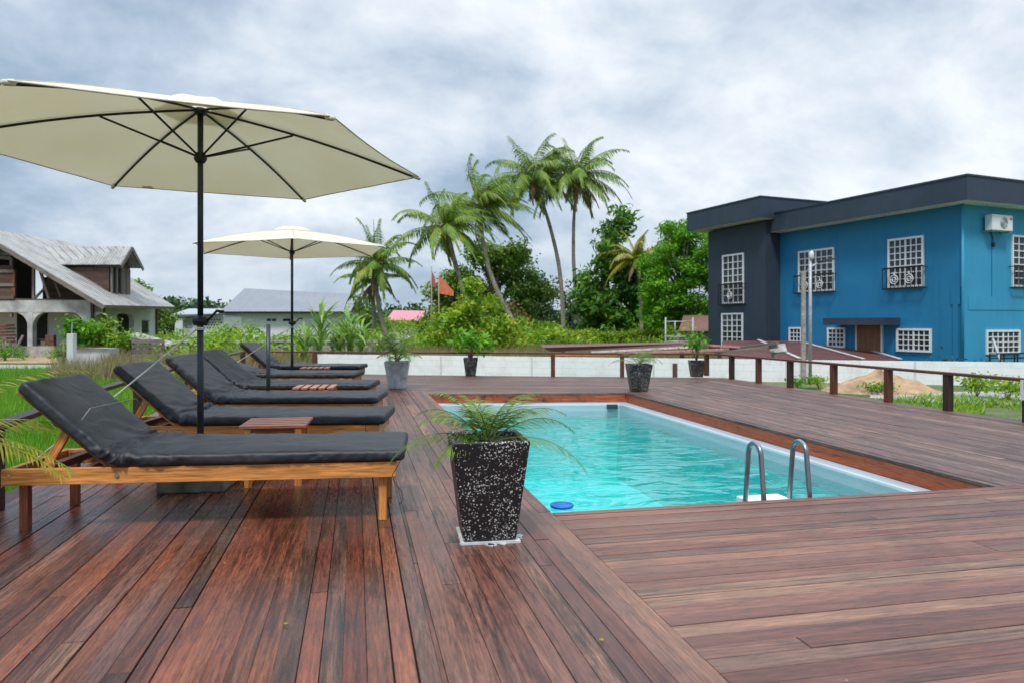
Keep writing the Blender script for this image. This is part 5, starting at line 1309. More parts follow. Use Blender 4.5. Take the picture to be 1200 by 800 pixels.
def rack():
    t, d = fb(1141); p = HC + bD * t - aD * .9; t2, d2 = fb(1189); L = t2 - t
    root = empty('metal_rack', p, HD, 'low black metal frame rack standing before the blue house wall', 'rack')
    m = MB(); zt = zat(414.5, d - .8) - GZ
    for x in (0, L * .33, L * .66, L):
        for y in (0, .35): m.box((x, y, zt / 2), (.035, .035, zt))
    for z in (zt, zt * .78):
        for y in (0, .35): m.beam((0, y, z), (L, y, z), .03, .03)
    m.build('frame', 'black_iron', root)
    p = HC + bD * (t + .25) - aD * .55
    m = MB(); m.beam((0, -.35, 0), (.35, .30, zat(397, d) - GZ), .07, .05); o = m.build('leaning_board', 'wall_old', loc=(p.x, p.y, GZ)); o.rotation_euler = (0, 0, HD); tag(o, 'pale narrow board leaning on the blue wall by the black rack', 'board')
rack()

# ------------------------------------------------------------------ sheds and roof sheets behind the wall
def shed():
    # brown metal shed roof
    pts = {'l': (842, 400), }
    A = dp(842, 25.5, 420); B = dp(1055, 25.0, 421.5); Cc = dp(985, 31, 399.5); Dd = dp(848, 31.5, 399)
    o = Vector((A.x, A.y, GZ)); root = empty('shed', o, 0, 'low shed with a wide dark red metal roof before the blue house', 'shed')
    q = [x - o for x in (A, B, Cc, Dd)]
    MB().slab(*q, .04).build('roof', 'brown_sheet', root)
    m = MB(); 
    for f0, f1, mt in ((.30, .45, 0), (.62, .80, 0), (.97, 1.0, 0)):
        a = q[0].lerp(q[1], f1); b = q[3].lerp(q[2], f0); m.beam(a + Vector((0, 0, .04)), b + Vector((0, 0, .04)), .14, .03)
    m.build('roof_strips', 'sheet_white', root)
    m = MB()
    for x in q: m.beam((x.x, x.y, 0), (x.x, x.y, x.z - .05), .1, .1, (0, 1, 0))
    m.build('posts', 'grey_wood', root)
    m = MB(); m.slab(Vector((q[0].x, q[0].y, .0)) + Vector((0, .3, 0)), Vector((q[1].x, q[1].y, 0)) + Vector((0, .3, 0)), Vector((q[1].x, q[1].y, q[1].z - .1)) + Vector((0, .3, 0)), Vector((q[0].x, q[0].y, q[0].z - .1)) + Vector((0, .3, 0)), .05); m.build('wall', 'brown_board', root)
    # old grey ridge boards
    root = empty('timber_pile', dp(868, 23.5, z=GZ), -YAW, 'grey weathered planks lying over the left end of the red shed roof', 'planks')
    m = MB(); o = dp(868, 23.5, z=GZ)
    for (u0, v0, u1, v1, dz) in ((838, 412, 912, 402, 0), (846, 414, 916, 406, .3), (852, 408, 905, 402, -.3)):
        a = ld((u0 - 868) / F * 23.5, dz); d_ = ld((u1 - 868) / F * 23.5, dz)
        m.beam(((u0 - 868) / F * 23.5, dz, zat(v0, 23.5) - GZ), ((u1 - 868) / F * 23.5, dz, zat(v1, 23.5) - GZ), .16, .07)
    m.build('planks', 'grey_wood', root)
    m = MB()
    for x in (-.7, 1.1): m.beam((x, 0, 0), (x, 0, zat(412, 23.5) - GZ), .12, .12, (0, 1, 0))
    m.build('trestle', 'grey_wood', root)
    m = MB(); m.slab((.95, -.1, .75), (1.5, -.1, .80), (1.5, .1, 1.05), (.95, .1, 1.0), .05); m.build('stone_block', 'pale_concrete', root)
    # long stack of roofing sheets
    d = 23.4; o = dp(740, d, z=GZ); root = empty('sheet_stack', o, -YAW, 'long stack of brown and pink roofing sheets on low trestles behind the far railing', 'roofing sheets')
    def X(u): return (u - 740) / F * d
    def Z(v): return zat(v, d) - GZ
    m = MB(); m.hexa([(X(645), -.5, Z(411.5)), (X(815), -.3, Z(404.5)), (X(815), .7, Z(404.5)), (X(645), .7, Z(411.5)), (X(635), -.6, Z(406.5)), (X(808), -.3, Z(402)), (X(808), .9, Z(401)), (X(635), .9, Z(405)),]); m.build('brown_sheets', 'brown_sheet', root)
    m = MB(); m.beam((X(690), -.72, Z(411.5)), (X(806), -.72, Z(405.5)), .05, .06); m.build('white_strip', 'sheet_white', root)
    m = MB(); m.beam((X(720), -.85, Z(413)), (X(838), -.85, Z(408.5)), .25, .06); m.beam((X(826), -.4, Z(404)), (X(860), -.4, Z(406)), .5, .06); m.build('pink_sheets', 'sheet_pink', root)
    m = MB(); m.beam((X(648), -.75, Z(414.2)), (X(729), -.75, Z(414.2)), .1, .07); m.build('orange_plank', 'plank_orange', root)
    m = MB()
    for u in (660, 735, 800): m.beam((X(u), .1, 0), (X(u), .1, Z(411)), .12, .12, (0, 1, 0))
    m.build('trestle', 'grey_wood', root)
    # scaffold frame
    d = 30; o = dp(795, d, z=GZ); root = empty('scaffold_frame', o, -YAW, 'grey tubular scaffold frame standing left of the dark house block', 'scaffold')
    m = MB(); 
    def X(u): return (u - 795) / F * d
    def Z(v): return zat(v, d) - GZ
    for u in (780, 812): m.tube([(X(u), 0, 0), (X(u), 0, Z(372))], .035, 8)
    m.tube([(X(791), 0, Z(394)), (X(791), 0, Z(376))], .03, 8)
    for v in (377, 394.5, 400): m.tube([(X(780), 0, Z(v)), (X(812), 0, Z(v))], .025, 8)
    m.build('tubes', 'pole_grey', root, smooth=True)
    # small tiled roof behind
    d = 40; o = dp(820, d, z=GZ); root = empty('small_house', o, -YAW, 'small building with an orange brown roof behind the scaffold frame', 'house')
    def X(u): return (u - 820) / F * d
    def Z(v): return zat(v, d) - GZ
    MB().slab((X(795), 0, Z(388)), (X(850), 0, Z(388)), (X(850), 2.2, Z(369)), (X(812), 2.2, Z(369)), .06).build('roof', 'orange_roof', root)
    m = MB(); m.bb((X(800), .3, 0), (X(850), 2.1, Z(388))); m.build('wall', 'wall_old', root)
shed()
def vine_fence():
    d = 45; o = dp(735, d, z=GZ); root = empty('vine_fence', o, -YAW, 'old stake fence overgrown with pale yellow green vines before the breadfruit tree', 'fence')
    rs = np.random.RandomState(4); m = MB()
    for k in range(26): x = -5 + k * .42; m.beam((x, 0, 0), (x + rs.uniform(-.05, .05), 0, 1.2 + rs.uniform(-.2, .25)), .06, .05, (0, 1, 0))
    m.beam((-5, -.05, .55), (5.5, -.05, .5), .04, .06); m.build('stakes', 'grey_wood', root)
    cs = [(x, -.1, 1.05 + .12 * math.sin(x * 2)) for x in np.linspace(-5.1, 3.4, 44)]
    P, O = clump_points(cs, [.30] * 44, 900, rs, .7, .3); npmesh('vines', leafquads(P, rs.uniform(.04, .09, len(P)), rs, .4, .6, O), None, 'leaf_croton', root)
vine_fence()
# ------------------------------------------------------------------ flags
def flag(u, d, vt, mat, label, tri, w, vt0, vb0):
    o = dp(u, d, z=GZ); root = empty('flag', o, -YAW, label, 'flag', 'faded red flags on bamboo poles'); h = zat(vt, d) - GZ
    MB().tube([(0, 0, 0), (.02, 0, h * .5), (0, 0, h)], [.045, .04, .03], 8).build('pole', 'bamboo', root, smooth=True)
    m = MB(); z1 = zat(vt0, d) - GZ; z0 = zat(vb0, d) - GZ; n = 10
    for th in (0, .012):
        b = len(m.v)
        for i in range(n + 1):
            f = i / n; top = z1 * (1 - f) + (z0 + (.12 if tri else .4 * (z1 - z0))) * f; bot = z0 - (.15 if tri else .1) * f * 1.0
            y = .10 * math.sin(f * 5) + th
            m.v.append((.03 + w * f, y, top)); m.v.append((.03 + w * f, y, bot))
        for i in range(n):
            q = [b + 2 * i, b + 2 * i + 1, b + 2 * i + 3, b + 2 * i + 2]; m.face(q if th == 0 else q[::-1], [(0, 0)] * 4)
    m.build('cloth', mat, root, smooth=True)
flag(514, 40, 322, 'flag_cloth', 'orange red triangular flag blowing right from a bamboo pole', True, .82, 323, 344)
flag(505.5, 41, 312, 'flag_pink', 'narrow faded pink flag on the taller left bamboo pole', False, .22, 318, 335)

# ------------------------------------------------------------------ long-leaved cane plants behind the far railing
def cane(u, d, h, seed, label, lean=0, nleaf=15, mat='leaf_cane'):
    rnd = random.Random(seed); o = dp(u, d, z=GZ); root = empty('cane_plant', o, -YAW, label, 'plant', 'tall cane like plants behind the far railing')
    l = MB(); s = MB()
    for st in range(3):
        a0 = rnd.uniform(0, 2 * PI); bx, by = math.cos(a0) * .12, math.sin(a0) * .12; hh = h * rnd.uniform(.55, .75)
        s.tube([(bx, by, 0), (bx + lean * .4, by, hh * .5), (bx + lean, by, hh)], [.035, .03, .015], 6)
        for k in range(nleaf):
            f = .25 + .75 * k / nleaf; p = Vector((bx + lean * f, by, hh * f)); az = k * 2.4 + rnd.uniform(-.5, .5); d_ = Vector((math.cos(az) * .45, math.sin(az) * .45, .9)).normalized(); L = rnd.uniform(.8, 1.3) * h * .42; W = .042 * rnd.uniform(.8, 1.5)
            side = d_.cross(Vector((0, 0, 1))).normalized(); b = len(l.v); n = 7; q = p.copy(); dd = d_.copy(); dr = rnd.uniform(.10, .42)
            for i in range(n + 1):
                w = W * math.sin(min(1, (i + .6) / (n + .6) * 1.0) * PI) ** .7 + .003; l.v.append(tuple(q - side * w)); l.v.append(tuple(q + side * w)); q = q + dd * (L / n); dd = (dd + Vector((.03, 0, -dr))).normalized()
            for i in range(n): l.face((b + 2 * i, b + 2 * i + 1, b + 2 * i + 3, b + 2 * i + 2), [(0, 0)] * 4)
    l.build('leaves', mat, root, smooth=True); s.build('stems', 'leaf_cane', root, smooth=True)
for i, (u, d, h, lab) in enumerate([(356, 24.6, 1.9, 'leftmost tall cane plant, directly right of the far umbrella pole'), (376, 26, 2.9, 'tallest cane plant with one upright tip reaching over the grey roof'), (392, 27, 1.9, 'shorter cane plant with pale drooping leaves between the taller ones'), (412, 27.5, 2.7, 'upright cane plant just left of the short coconut palm'), (425, 29, 2.1, 'low wide cane plant below the crown of the short coconut palm'), (443, 30, 1.7, 'rightmost low cane plant near the grey planter')]):
    cane(u, d, h, 60 + i, lab, rnd.uniform(-.1, .2))

# ------------------------------------------------------------------ background houses
def bg_house():
    d = 70; o = dp(330, d, z=GZ); root = empty('white_house', o, -YAW, 'long low white house with a big plain grey metal roof behind the far umbrella', 'house')
    def X(u, d=d): return (u - 330) / F * d
    def Z(v, d=d): return zat(v, d) - GZ
    m = MB(); m.bb((X(258), .8, 0), (X(404), 7, Z(366))); m.build('wall', 'white_paint', root)
    D2 = 74
    MB().slab((X(257), 0, Z(366)), (X(410), 0, Z(366)), ((407 - 330) / F * D2, 4.0, zat(345, D2) - GZ), ((272 - 330) / F * D2, 4.0, zat(338, D2) - GZ), .12).build('roof', 'grey_sheet', root)
    MB().slab(((272 - 330) / F * D2, 4.1, zat(338, D2) - GZ), ((407 - 330) / F * D2, 4.1, zat(345, D2) - GZ), (X(410), 8, Z(366)), (X(257), 8, Z(366)), .12).build('roof', 'grey_sheet', root)
    m = MB(); m.beam((X(257), -.05, Z(366.4)), (X(410), -.05, Z(366.4)), .12, .2); m.build('gutter', 'dark_metal', root)
    for u in (312, 318, 331, 335): m = MB(); m.box((X(u), .78, Z(375)), (.40, .06, .24)); m.build('window', 'window_glass', root)
    d = 62; o = dp(230, d, z=GZ); root = empty('annex', o, -YAW, 'low white annex with a pierced block screen left of the grey roofed house', 'building')
    def X(u): return (u - 230) / F * d
    def Z(v): return zat(v, d) - GZ
    m = MB(); m.bb((X(214), 0, 0), (X(262), 4, Z(371))); m.build('wall', 'wall_white', root)
    MB().slab((X(208), -.5, Z(372)), (X(264), -.5, Z(368)), (X(264), 4.3, Z(366)), (X(208), 4.3, Z(369)), .12).build('roof', 'roof_fascia', root)
    m = MB(); m.box((X(221), -.02, Z(380)), (.62, .06, .58)); m.build('window', 'grey_roof', root)
    m = MB()
    for i in range(8):
        for j in range(4): m.box((X(235) + i * .24 + .12 * (j % 2), -.02, Z(375) - j * .22), (.12, .05, .11))
    m.build('screen_openings', 'window_glass', root)
    d = 85; o = dp(235, d, z=GZ); root = empty('pale_house', o, -YAW, 'far low building with a pale blue roof behind the annex', 'house')
    def X(u): return (u - 235) / F * d
    MB().slab((X(200), 0, zat(369, d) - GZ), (X(266), 0, zat(367, d) - GZ), (X(262), 4, zat(361, d) - GZ), (X(203), 4, zat(361, d) - GZ), .1).build('roof', 'pale_roof', root)
    m = MB(); m.bb((X(203), .4, 0), (X(262), 4, zat(369, d) - GZ)); m.build('wall', 'wall_white', root)
    d = 80; o = dp(482, d, z=GZ); root = empty('pink_house', o, -YAW, 'house with a pink metal roof half hidden by bushes left of the flags', 'house')
    def X(u): return (u - 482) / F * d
    MB().slab((X(452), 0, zat(375, d) - GZ), (X(512), 0, zat(376.5, d) - GZ), (X(504), 3.5, zat(364, d) - GZ), (X(455), 3.5, zat(363, d) - GZ), .1).build('roof', 'pink_roof', root)
    m = MB(); m.bb((X(456), .5, 0), (X(500), 3.4, zat(374, d) - GZ)); m.build('wall', 'wall_white', root)
bg_house()

# ------------------------------------------------------------------ old house on the left
def old_house():
    LAT, DEP = -22.5, 38.0
    o = ld(LAT, DEP, GZ); root = empty('old_house', o, -YAW, 'unfinished old house with weathered zinc roof, timber gable and arched ground floor', 'house')
    def X(u, d=DEP): return (u - 600) / F * d - LAT
    def Z(v, d=DEP): return zat(v, d) - GZ
    xl = -16.0; xr = 0.0; yb = 7.0; zf = Z(352)           # slab top
    # main roof: ridge runs away from the viewer
    zr = 6.2 - GZ; xrid = -28.2 - LAT; xe = -21.25 - LAT; ze = 2.08 - GZ; y0 = -.9; y1 = 6.9
    MB().slab((xe, y0, ze), (xe, y1, ze + .1), (xrid + .6, y1, zr), (xrid, y0, zr), .06).build('roof', 'old_zinc', root)
    MB().slab((xrid - 8, y1, zr - 4.2), (xrid - 8, y0, zr - 4.2), (xrid, y0, zr), (xrid + .6, y1, zr), .06).build('roof', 'old_zinc', root)
    m = MB(); m.beam((xrid, y0 - .03, zr - .14), (xe, y0 - .03, ze - .14), .05, .22); m.beam((xrid, y0 - .03, zr - .14), (xrid - 8, y0 - .03, zr - 4.34), .05, .22); m.beam((xe - .05, y0, ze - .1), (xe - .05, y1, ze), .06, .12); m.build('bargeboard', 'grey_wood', root)
    # ground floor: front arcade (four bays) built as pillars, haunches and a beam
    pill = [(-50, 7), (33, 7), (97, 8)]
    m = MB(); bw = Z(351) - Z(365)
    m.bb((xl, 0, zf - bw), (X(107), .35, zf)); 
    def haunch(mb, x, s, z, w, h, ya, yb_, ax=0):
        n = 8; P = [(0, 0)] + [(w * (1 - math.sin(k / n * PI / 2)), -h * (1 - math.cos(k / n * PI / 2))) for k in range(n + 1)]
        b = len(mb.v)
        for yy in (ya, yb_):
            for p, q in P: mb.v.append((x + s * p, yy, z + q) if ax == 0 else (yy, x + s * p, z + q))
        n2 = len(P); mb.face([b + i for i in range(n2)], [(0, 0)] * n2); mb.face([b + n2 + i for i in range(n2)][::-1], [(0, 0)] * n2)
        for i in range(n2): j = (i + 1) % n2; mb.face((b + i, b + n2 + i, b + n2 + j, b + j), [(0, 0)] * 4)
    def pillar(mb, x0, x1, ztop, y=0.0, w=.35): mb.bb((x0, y, 0), (x1, y + w, ztop - .001))
    cols = [(X(-60), X(-53)), (X(32), X(38)), (X(98), X(107))]
    for a, b in cols: pillar(m, a, b, zf - bw)
    for a, b in cols:   # arch haunches
        for s in (-1, 1):
            x = a if s < 0 else b
            haunch(m, x, s, zf - bw - .001, .75, .75, .02, .33)
    m.build('arcade', 'wall_old', root)
    # right-hand side, running away from the viewer under the eave
    def Y(u): return LAT * F / (u - 600) - DEP
    z2 = Z(364); m = MB(); bays = [(Y(107) + .002, Y(111.5)), (Y(131), Y(136)), (Y(157), Y(166)), (Y(174.5), Y(182))]
    m.bb((-.30, .36, z2 - .12), (0, Y(182), z2 + 1.0))
    for a, b in bays: m.bb((-.30, max(a, .36), 0), (0, b, z2 - .121))
    m.bb((-.30, Y(166), 0), (0, Y(174.5), Z(391, 43))); m.bb((-.30, Y(166), Z(376.5, 43)), (0, Y(174.5), z2 - .121))
    for a, b in bays[:3]:
        for s in (-1, 1):
            x = a if s < 0 else b
            if (s < 0 and a == bays[0][0]) or (s > 0 and b == bays[2][1]): continue
            haunch(m, x, s, z2 - .122, .42, .5, -.28, -.02, ax=1)
    m.build('side_wall', 'wall_white', root)
    m = MB(); m.bb((-.12, Y(166), Z(391, 43)), (-.08, Y(174.5), Z(376.5, 43))); w = m.build('window', 'window_glass', root)
    m = MB(); m.bb((-.02, Y(166), Z(391, 43) - .05), (.03, Y(174.5), Z(391, 43))); m.bb((-.02, Y(166), Z(376.5, 43)), (.03, Y(174.5), Z(376.5, 43) + .05)); m.build('window_frame', 'brown_board', w)
    m = MB(); m.bb((xl, 1.7, 0), (-1.4, 1.9, zf - .31)); m.bb((-1.6, 1.91, 0), (-1.4, Y(182) - .21, zf - .31)); m.build('inner_wall', 'wall_white', root)
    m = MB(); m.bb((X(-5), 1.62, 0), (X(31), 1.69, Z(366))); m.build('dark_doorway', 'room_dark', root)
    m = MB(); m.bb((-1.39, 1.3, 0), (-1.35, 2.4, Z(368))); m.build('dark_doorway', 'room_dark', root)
    m = MB(); m.bb((-1.39, 3.6, 1.2), (-1.35, 4.6, 2.1)); m.build('inner_window', 'window_glass', root)
    m = MB(); m.bb((xl, .36, zf - .3), (-.31, yb, zf - .011)); m.build('floor_slab', 'wall_old', root)
    m = MB(); m.bb((-2.5, Y(182) - .2, 0), (-.31, Y(182) - .003, z2 + .9)); m.build('end_wall', 'wall_white', root)
    m = MB(); m.beam((.05, Y(182) + .08, 0), (.05, Y(182) + .08, z2 + .4), .12, .12, (0, 1, 0)); m.beam((.5, .4, 0), (.5, .4, ze - .05), .09, .09, (0, 1, 0)); m.beam((.12, .0, Z(385)), (.12, -.06, Z(352)), .14, .12, (0, 1, 0)); m.build('timber_post', 'brown_board', root)
    # open gable with timbers
    m = MB(); m.bb((xl, 3.5, zf), (xrid - 1.2, 3.6, zr - 2.2)); m.bb((X(50, 41.5), 3.5, zf), (X(75, 41.5), 3.6, Z(325, 41.5)));
    m.bb((X(-20, 41.5), 3.5, zf), (X(40, 41.5), 3.6, Z(300, 41.5)))
    m.bb((X(56, 41.5), 3.5, zf), (X(98, 41.5), 3.6, Z(344, 41.5))); m.build('loft_dark_panel', 'room_dark', root)  # dark panels, shade inside the open gable put into their colour
    m = MB()
    for (u0, v0, u1, v1, w) in ((38, 313, 38, 351, .12), (46, 318, 56, 350, .12), (53, 336, 39, 350, .10), (62, 328, 70, 348, .08), (-30, 299, 12, 303, .16), (12, 303, 12, 372, .13), (-20, 351, 106, 353, .16), (80, 337, 96, 347, .07)):
        m.beam((X(u0), .1, Z(v0)), (X(u1), .1, Z(v1)), w, w, (0, 1, 0))
    m.build('loft_timbers', 'grey_wood', root)
    m = MB()
    for k in range(7): m.beam((X(-40), .02, Z(346) + k * .245), (X(15), .02, Z(346) + k * .245), .04, .235)
    m.build('board_panel', 'brown_board', root)
    m = MB()
    for v in (318, 334, 349): m.beam((X(-40), -.04, Z(v)), (X(17), -.04, Z(v)), .06, .16)
    m.build('panel_rail', 'grey_wood', root)
    m = MB(); m.bb((X(14), -.02, Z(348)), (X(17.5), .10, Z(316))); m.build('brick_edge', 'red_junk', root)
    # dormer: gable facing right, on the slope
    def W(u, v, d): return ((u - 600) / F * d - LAT, d - DEP, zat(v, d) - GZ)
    b_, c = W(142, 310, 39.3), W(155, 289, 40.6); a = (-25.4 - LAT, b_[1], b_[2]); e = (-27.2 - LAT, c[1], c[2])
    MB().slab(a, b_, c, e, .05).build('dormer_roof', 'old_zinc', root)
    f_ = W(168, 314, 41.9); g_ = (a[0], f_[1], f_[2])
    MB().slab(e, c, f_, g_, .05).build('dormer_roof', 'old_zinc', root)
    def dn(p, k): return (p[0], p[1], p[2] - k)
    m = MB(); m.beam(dn(b_, .12), dn(c, .10), .06, .2); m.beam(dn(c, .10), dn(f_, .12), .06, .2); m.build('dormer_bargeboard', 'grey_wood', root)
    m = MB(); wx = .20; zt_ = b_[2] - .12
    for k in range(10): m.beam((-3.4, 1.62, zt_ - .1 - k * .2), (wx - .12, 1.62, zt_ - .1 - k * .2), .05, .19)
    m.build('dormer_wall', 'brown_board', root)
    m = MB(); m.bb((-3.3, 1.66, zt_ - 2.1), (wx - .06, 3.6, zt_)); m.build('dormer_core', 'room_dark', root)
    m = MB()
    for y in (1.62, 2.1, 2.55, 3.1): m.bb((wx - .05, y, zt_ - 1.5), (wx + .03, y + .13, zt_))
    m.bb((wx - .05, 1.62, zt_ - 1.6), (wx + .03, 3.3, zt_ - 1.5)); m.bb((wx - .05, 2.75, zt_ - 1.5), (wx, 3.6, zt_)); m.build('dormer_window', 'grey_wood', root)
    m = MB()
    for k in range(5): m.beam((wx, 1.7 + k * .2, zt_ + .1 + k * .2), (wx, 3.5 - k * .2, zt_ + .1 + k * .2), .05, .19)
    m.build('dormer_gable', 'brown_board', root)
old_house()
def yard():
    LAT, DEP = -22.5, 38.0
    d = 36.5
    def P(u, d): return dp(u, d, z=GZ)
    # heap of red-brown stacked boards at far left
    root = empty('board_stack', P(4, 36), -YAW, 'curved stack of red brown boards in front of the leftmost arch', 'boards'); m = MB()
    for k in range(6): m.beam((-.9, .1 * (k % 2), .75 + k * .16), (.45, -.1 * (k % 2), .80 + k * .165), .5, .10)
    for x in (-.6, .2): m.beam((x, 0, 0), (x, 0, .75), .12, .12, (0, 1, 0))
    m.build('boards', 'red_junk', root)
    root = empty('leaning_planks', P(17, 37), -YAW, 'two bare planks leaning by the leftmost pillar of the old house', 'planks'); m = MB()
    m.beam((-.35, -.2, .1), (-.05, .2, 1.15), .2, .05); m.beam((.05, -.2, .1), (.3, .2, 1.1), .2, .05); m.build('planks', 'grey_wood', root)
    root = empty('work_table', P(50, 38.7), -YAW, 'cluttered dark table standing inside the middle arch', 'table'); m = MB()
    m.box((0, 0, .86), (1.1, .5, .06)); 
    for x in (-.5, .5): m.box((x, 0, .42), (.07, .07, .82))
    m.build('top', 'brown_board', root); m = MB(); m.box((-.15, -.1, .45), (.35, .3, .3)); m.box((.2, -.1, .55), (.3, .3, .45)); m.build('shelf', 'grey_wood', root)
    m = MB(); m.box((0, 0, .55), (.42, .35, 1.1)); o = m.build('wooden_crate', 'red_junk', loc=P(59.5, 38.2), bevel=.02); tag(o, 'upright red brown box standing beside the cluttered table', 'box')
    m = MB(); m.bb((0, 0, 0), (2.8, .2, .55)); o = m.build('low_wall', 'pale_concrete', loc=P(0, 36.8)); o.rotation_euler = (0, 0, -YAW); tag(o, 'low stained concrete ledge before the leftmost arch', 'wall')
    # white gate post
    h = zat(391, 27) - GZ; root = empty('gate_post', P(84, 27), -YAW, 'white concrete gate post with a thin iron rod on top', 'post')
    m = MB(); m.box((0, 0, h / 2), (.24, .24, h)); m.build('post', 'wall_white', root, bevel=.01); m = MB(); m.tube([(0, 0, h), (.02, 0, h + .42)], .02, 6); m.build('rod', 'wall_old', root)
    # raised bed and bush behind the post
    root = empty('planting_bed', P(104, 29), -YAW, 'stained white concrete planting bed right of the gate post', 'planter'); m = MB(); m.bb((-.6, 0, 0), (.8, .8, .70)); m.build('box', 'wall_old', root); m = MB(); m.beam((-.6, -.02, .73), (.85, -.02, .76), .2, .06); m.build('rim', 'red_junk', root)
    def bush(u, d, L, mat, seed, label, leaf=.12, per=320, cr=(.3, .55)):
        b = blobs(d, u, L, seed, .5, dens=2.6); tree(dp(u, d, z=GZ), 2, 1, 1, label, mat, seed, pts=b, cr=cr, per=per, leaf=leaf, trunk=.05, name='bush', cat='bush', group='garden bushes before the old house', shell=.1)
    bush(92, 30.5, [(80, 385, 8), (95, 382, 10), (106, 388, 10), (90, 395, 9), (100, 400, 9)], 'leaf_rain', 91, 'dense green bush rising behind the white gate post')
    bush(122, 31, [(118, 385, 8), (124, 378, 6), (120, 395, 8), (128, 400, 8), (112, 400, 7)], 'leaf_croton', 92, 'yellow green bush before the old house arches', .10)
    bush(150, 31, [(140, 402, 8), (150, 398, 8), (160, 404, 8), (146, 410, 8)], 'leaf_bush', 93, 'low leafy bush below the small square window of the old house', .08)
    bush(6, 33, [(0, 412, 8), (12, 414, 7), (22, 416, 6), (-14, 412, 8)], 'leaf_rain', 94, 'low bright green bush at the left edge below the board stack', .07)
    bush(74, 31, [(72, 405, 6), (74, 412, 6), (66, 414, 5)], 'leaf_bush', 95, 'small bush left of the white gate post', .06)
    # pallet fence and sloping board
    d = 29.5; root = empty('pallet_fence', P(172, d), -YAW, 'short fence of grey pallet boards right of the old house', 'fence'); m = MB()
    for k in range(5): m.beam((-.62, 0, .18 + k * .2), (.72, 0, .18 + k * .2), .04, .16)
    for x in (-.55, .1, .65): m.beam((x, .06, 0), (x, .06, 1.08), .09, .06, (0, 1, 0))
    m.build('boards', 'grey_wood', root)
    root = empty('sloping_roof', P(170, 31), -YAW, 'narrow corrugated lean-to sheet sloping down beside the old house', 'roof sheet'); m = MB()
    x0, x1 = (147 - 170) / F * 31, (195 - 170) / F * 31; m.slab((x0, 0, zat(393, 31) - GZ), (x1, 0, zat(405, 31) - GZ), (x1 + .1, .8, zat(404, 31) - GZ + .06), (x0 + .1, .8, zat(391.5, 31) - GZ + .06), .05); m.build('sheet', 'old_zinc', root)
    m = MB(); m.beam((x0 + .1, .3, 0), (x0 + .1, .3, zat(393, 31) - GZ - .04), .06, .06, (0, 1, 0)); m.beam((x1 - .1, .3, 0), (x1 - .1, .3, zat(405, 31) - GZ - .04), .06, .06, (0, 1, 0)); m.build('posts', 'brown_board', root)
    # blue tarp drop by the post
    m = MB(); m.hexa([(-.1, 0, 0), (.2, 0, 0), (.2, .15, 0), (-.1, .15, 0), (-.05, 0, 1.4), (.05, 0, 1.4), (.05, .12, 1.4), (-.05, .12, 1.4)]); o = m.build('blue_tarp', 'blue_plastic', loc=P(129, 36.8)); tag(o, 'folded blue tarpaulin hanging by a post of the old house', 'tarpaulin')
    # road strip, kerb
    m = MB(); a, b = dp(-400, 27.0), dp(215, 27.0); c, e = dp(215, 29.5), dp(-400, 29.5); m.poly([(p.x, p.y) for p in (a, b, c, e)], GZ - .02, GZ + .012); tag(m.build('road', 'pale_concrete'), kind='structure')
    m = MB(); a, b = dp(-400, 31), dp(70, 31); c, e = dp(64, 37.5), dp(-400, 37.5); m.poly([(p.x, p.y) for p in (a, b, c, e)], GZ - .02, GZ + .010); tag(m.build('yard', 'sand'), kind='structure')
    a = dp(60, 21.5, z=GZ); b = dp(215, 23.5, z=GZ); dr = b - a; m = MB(); m.bb((0, 0, 0), (dr.length, .18, .20)); m.bb((0, .7, 0), (dr.length, .85, .12)); o = m.build('drain_kerb', 'pale_concrete', loc=a); o.rotation_euler = (0, 0, math.atan2(dr.y, dr.x)); tag(o, kind='structure')
yard()
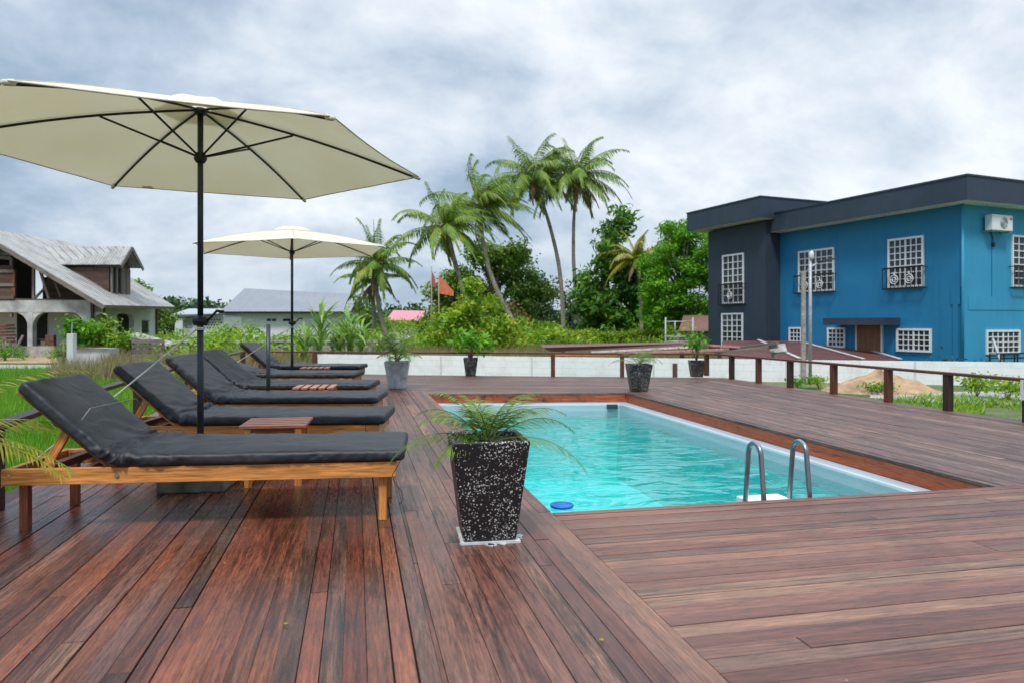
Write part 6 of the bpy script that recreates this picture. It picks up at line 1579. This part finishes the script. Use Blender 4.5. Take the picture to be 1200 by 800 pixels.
# small palms left of the deck
def bushy_palm(loc, n, L, mat, seed, label, ll=.3, lw=.018, el=(35, 80), z0=.2, azr=(0, 360), droop=1.5, nl=24, rad=.008):
    root = empty('bushy_palm', loc, 0, label, 'palm', 'small palms growing beside the deck'); l, s = MB(), MB(); rnd = random.Random(seed)
    for k in range(n): frond(l, s, (rnd.uniform(-.06, .06), rnd.uniform(-.06, .06), z0), R(rnd.uniform(*azr)), R(rnd.uniform(*el)), L * rnd.uniform(.75, 1.1), droop, ll, nl, lw, .35, rnd=rnd, rad=rad, start=.2, fold=.8)
    l.build('fronds', mat, root); s.build('frond_stems', mat, root, smooth=True); MB().tube([(0, 0, 0), (0, 0, z0 + .05)], [.06, .04], 8).build('trunk', 'palm_bark', root, smooth=True)
p = dp(-125, 3.6, z=GZ)
bushy_palm(p, 9, .95, 'leaf_palm_yellow', 71, 'yellowish palm whose fronds reach in from the left edge before the nearest lounger', ll=.22, lw=.010, z0=1.08, el=(5, 42), azr=(-45, 50), droop=1.0, nl=30, rad=.006)
bushy_palm(dp(243, 17.5, z=GZ), 16, 1.2, 'leaf_palm_yellow', 72, 'yellow green palm clump rising behind the middle loungers', ll=.35, lw=.02, z0=.2)
bushy_palm(dp(205, 19.5, z=GZ), 14, 1.1, 'leaf_palm', 73, 'green palm clump left of the near umbrella pole behind the loungers', ll=.35, lw=.02, z0=.15)

def fallen_leaves():
    rnd = random.Random(17)
    for i, (u, v, sz, lab) in enumerate([(862, 468, .05, 'small dry yellow leaf lying on the right side of the deck'), (705, 752, .022, 'tiny dry leaf lying on the near deck boards at the bottom'), (335, 733, .020, 'tiny pale leaf lying on the deck below the nearest lounger')]):
        p = gp(u, v); a = rnd.uniform(0, 6); m = MB(); n = 5; top = []
        for k in range(n + 1):
            f = k / n; w = sz * .35 * math.sin(f * PI) + .001; z = .004 + sz * .25 * (f - .5) ** 2; m.v += [(sz * (f - .5), -w, z + .004), (sz * (f - .5), 0, z), (sz * (f - .5), w, z + .004)]
        for k in range(n):
            for q in range(2): b = k * 3 + q; m.face((b, b + 3, b + 4, b + 1), [(0, 0)] * 4)
        o = m.build('fallen_leaf', 'leaf_palm_yellow', smooth=True, loc=(p.x, p.y, .002)); o.rotation_euler = (0, 0, a); tag(o, lab, 'leaf', 'dry leaves on the deck')
fallen_leaves()
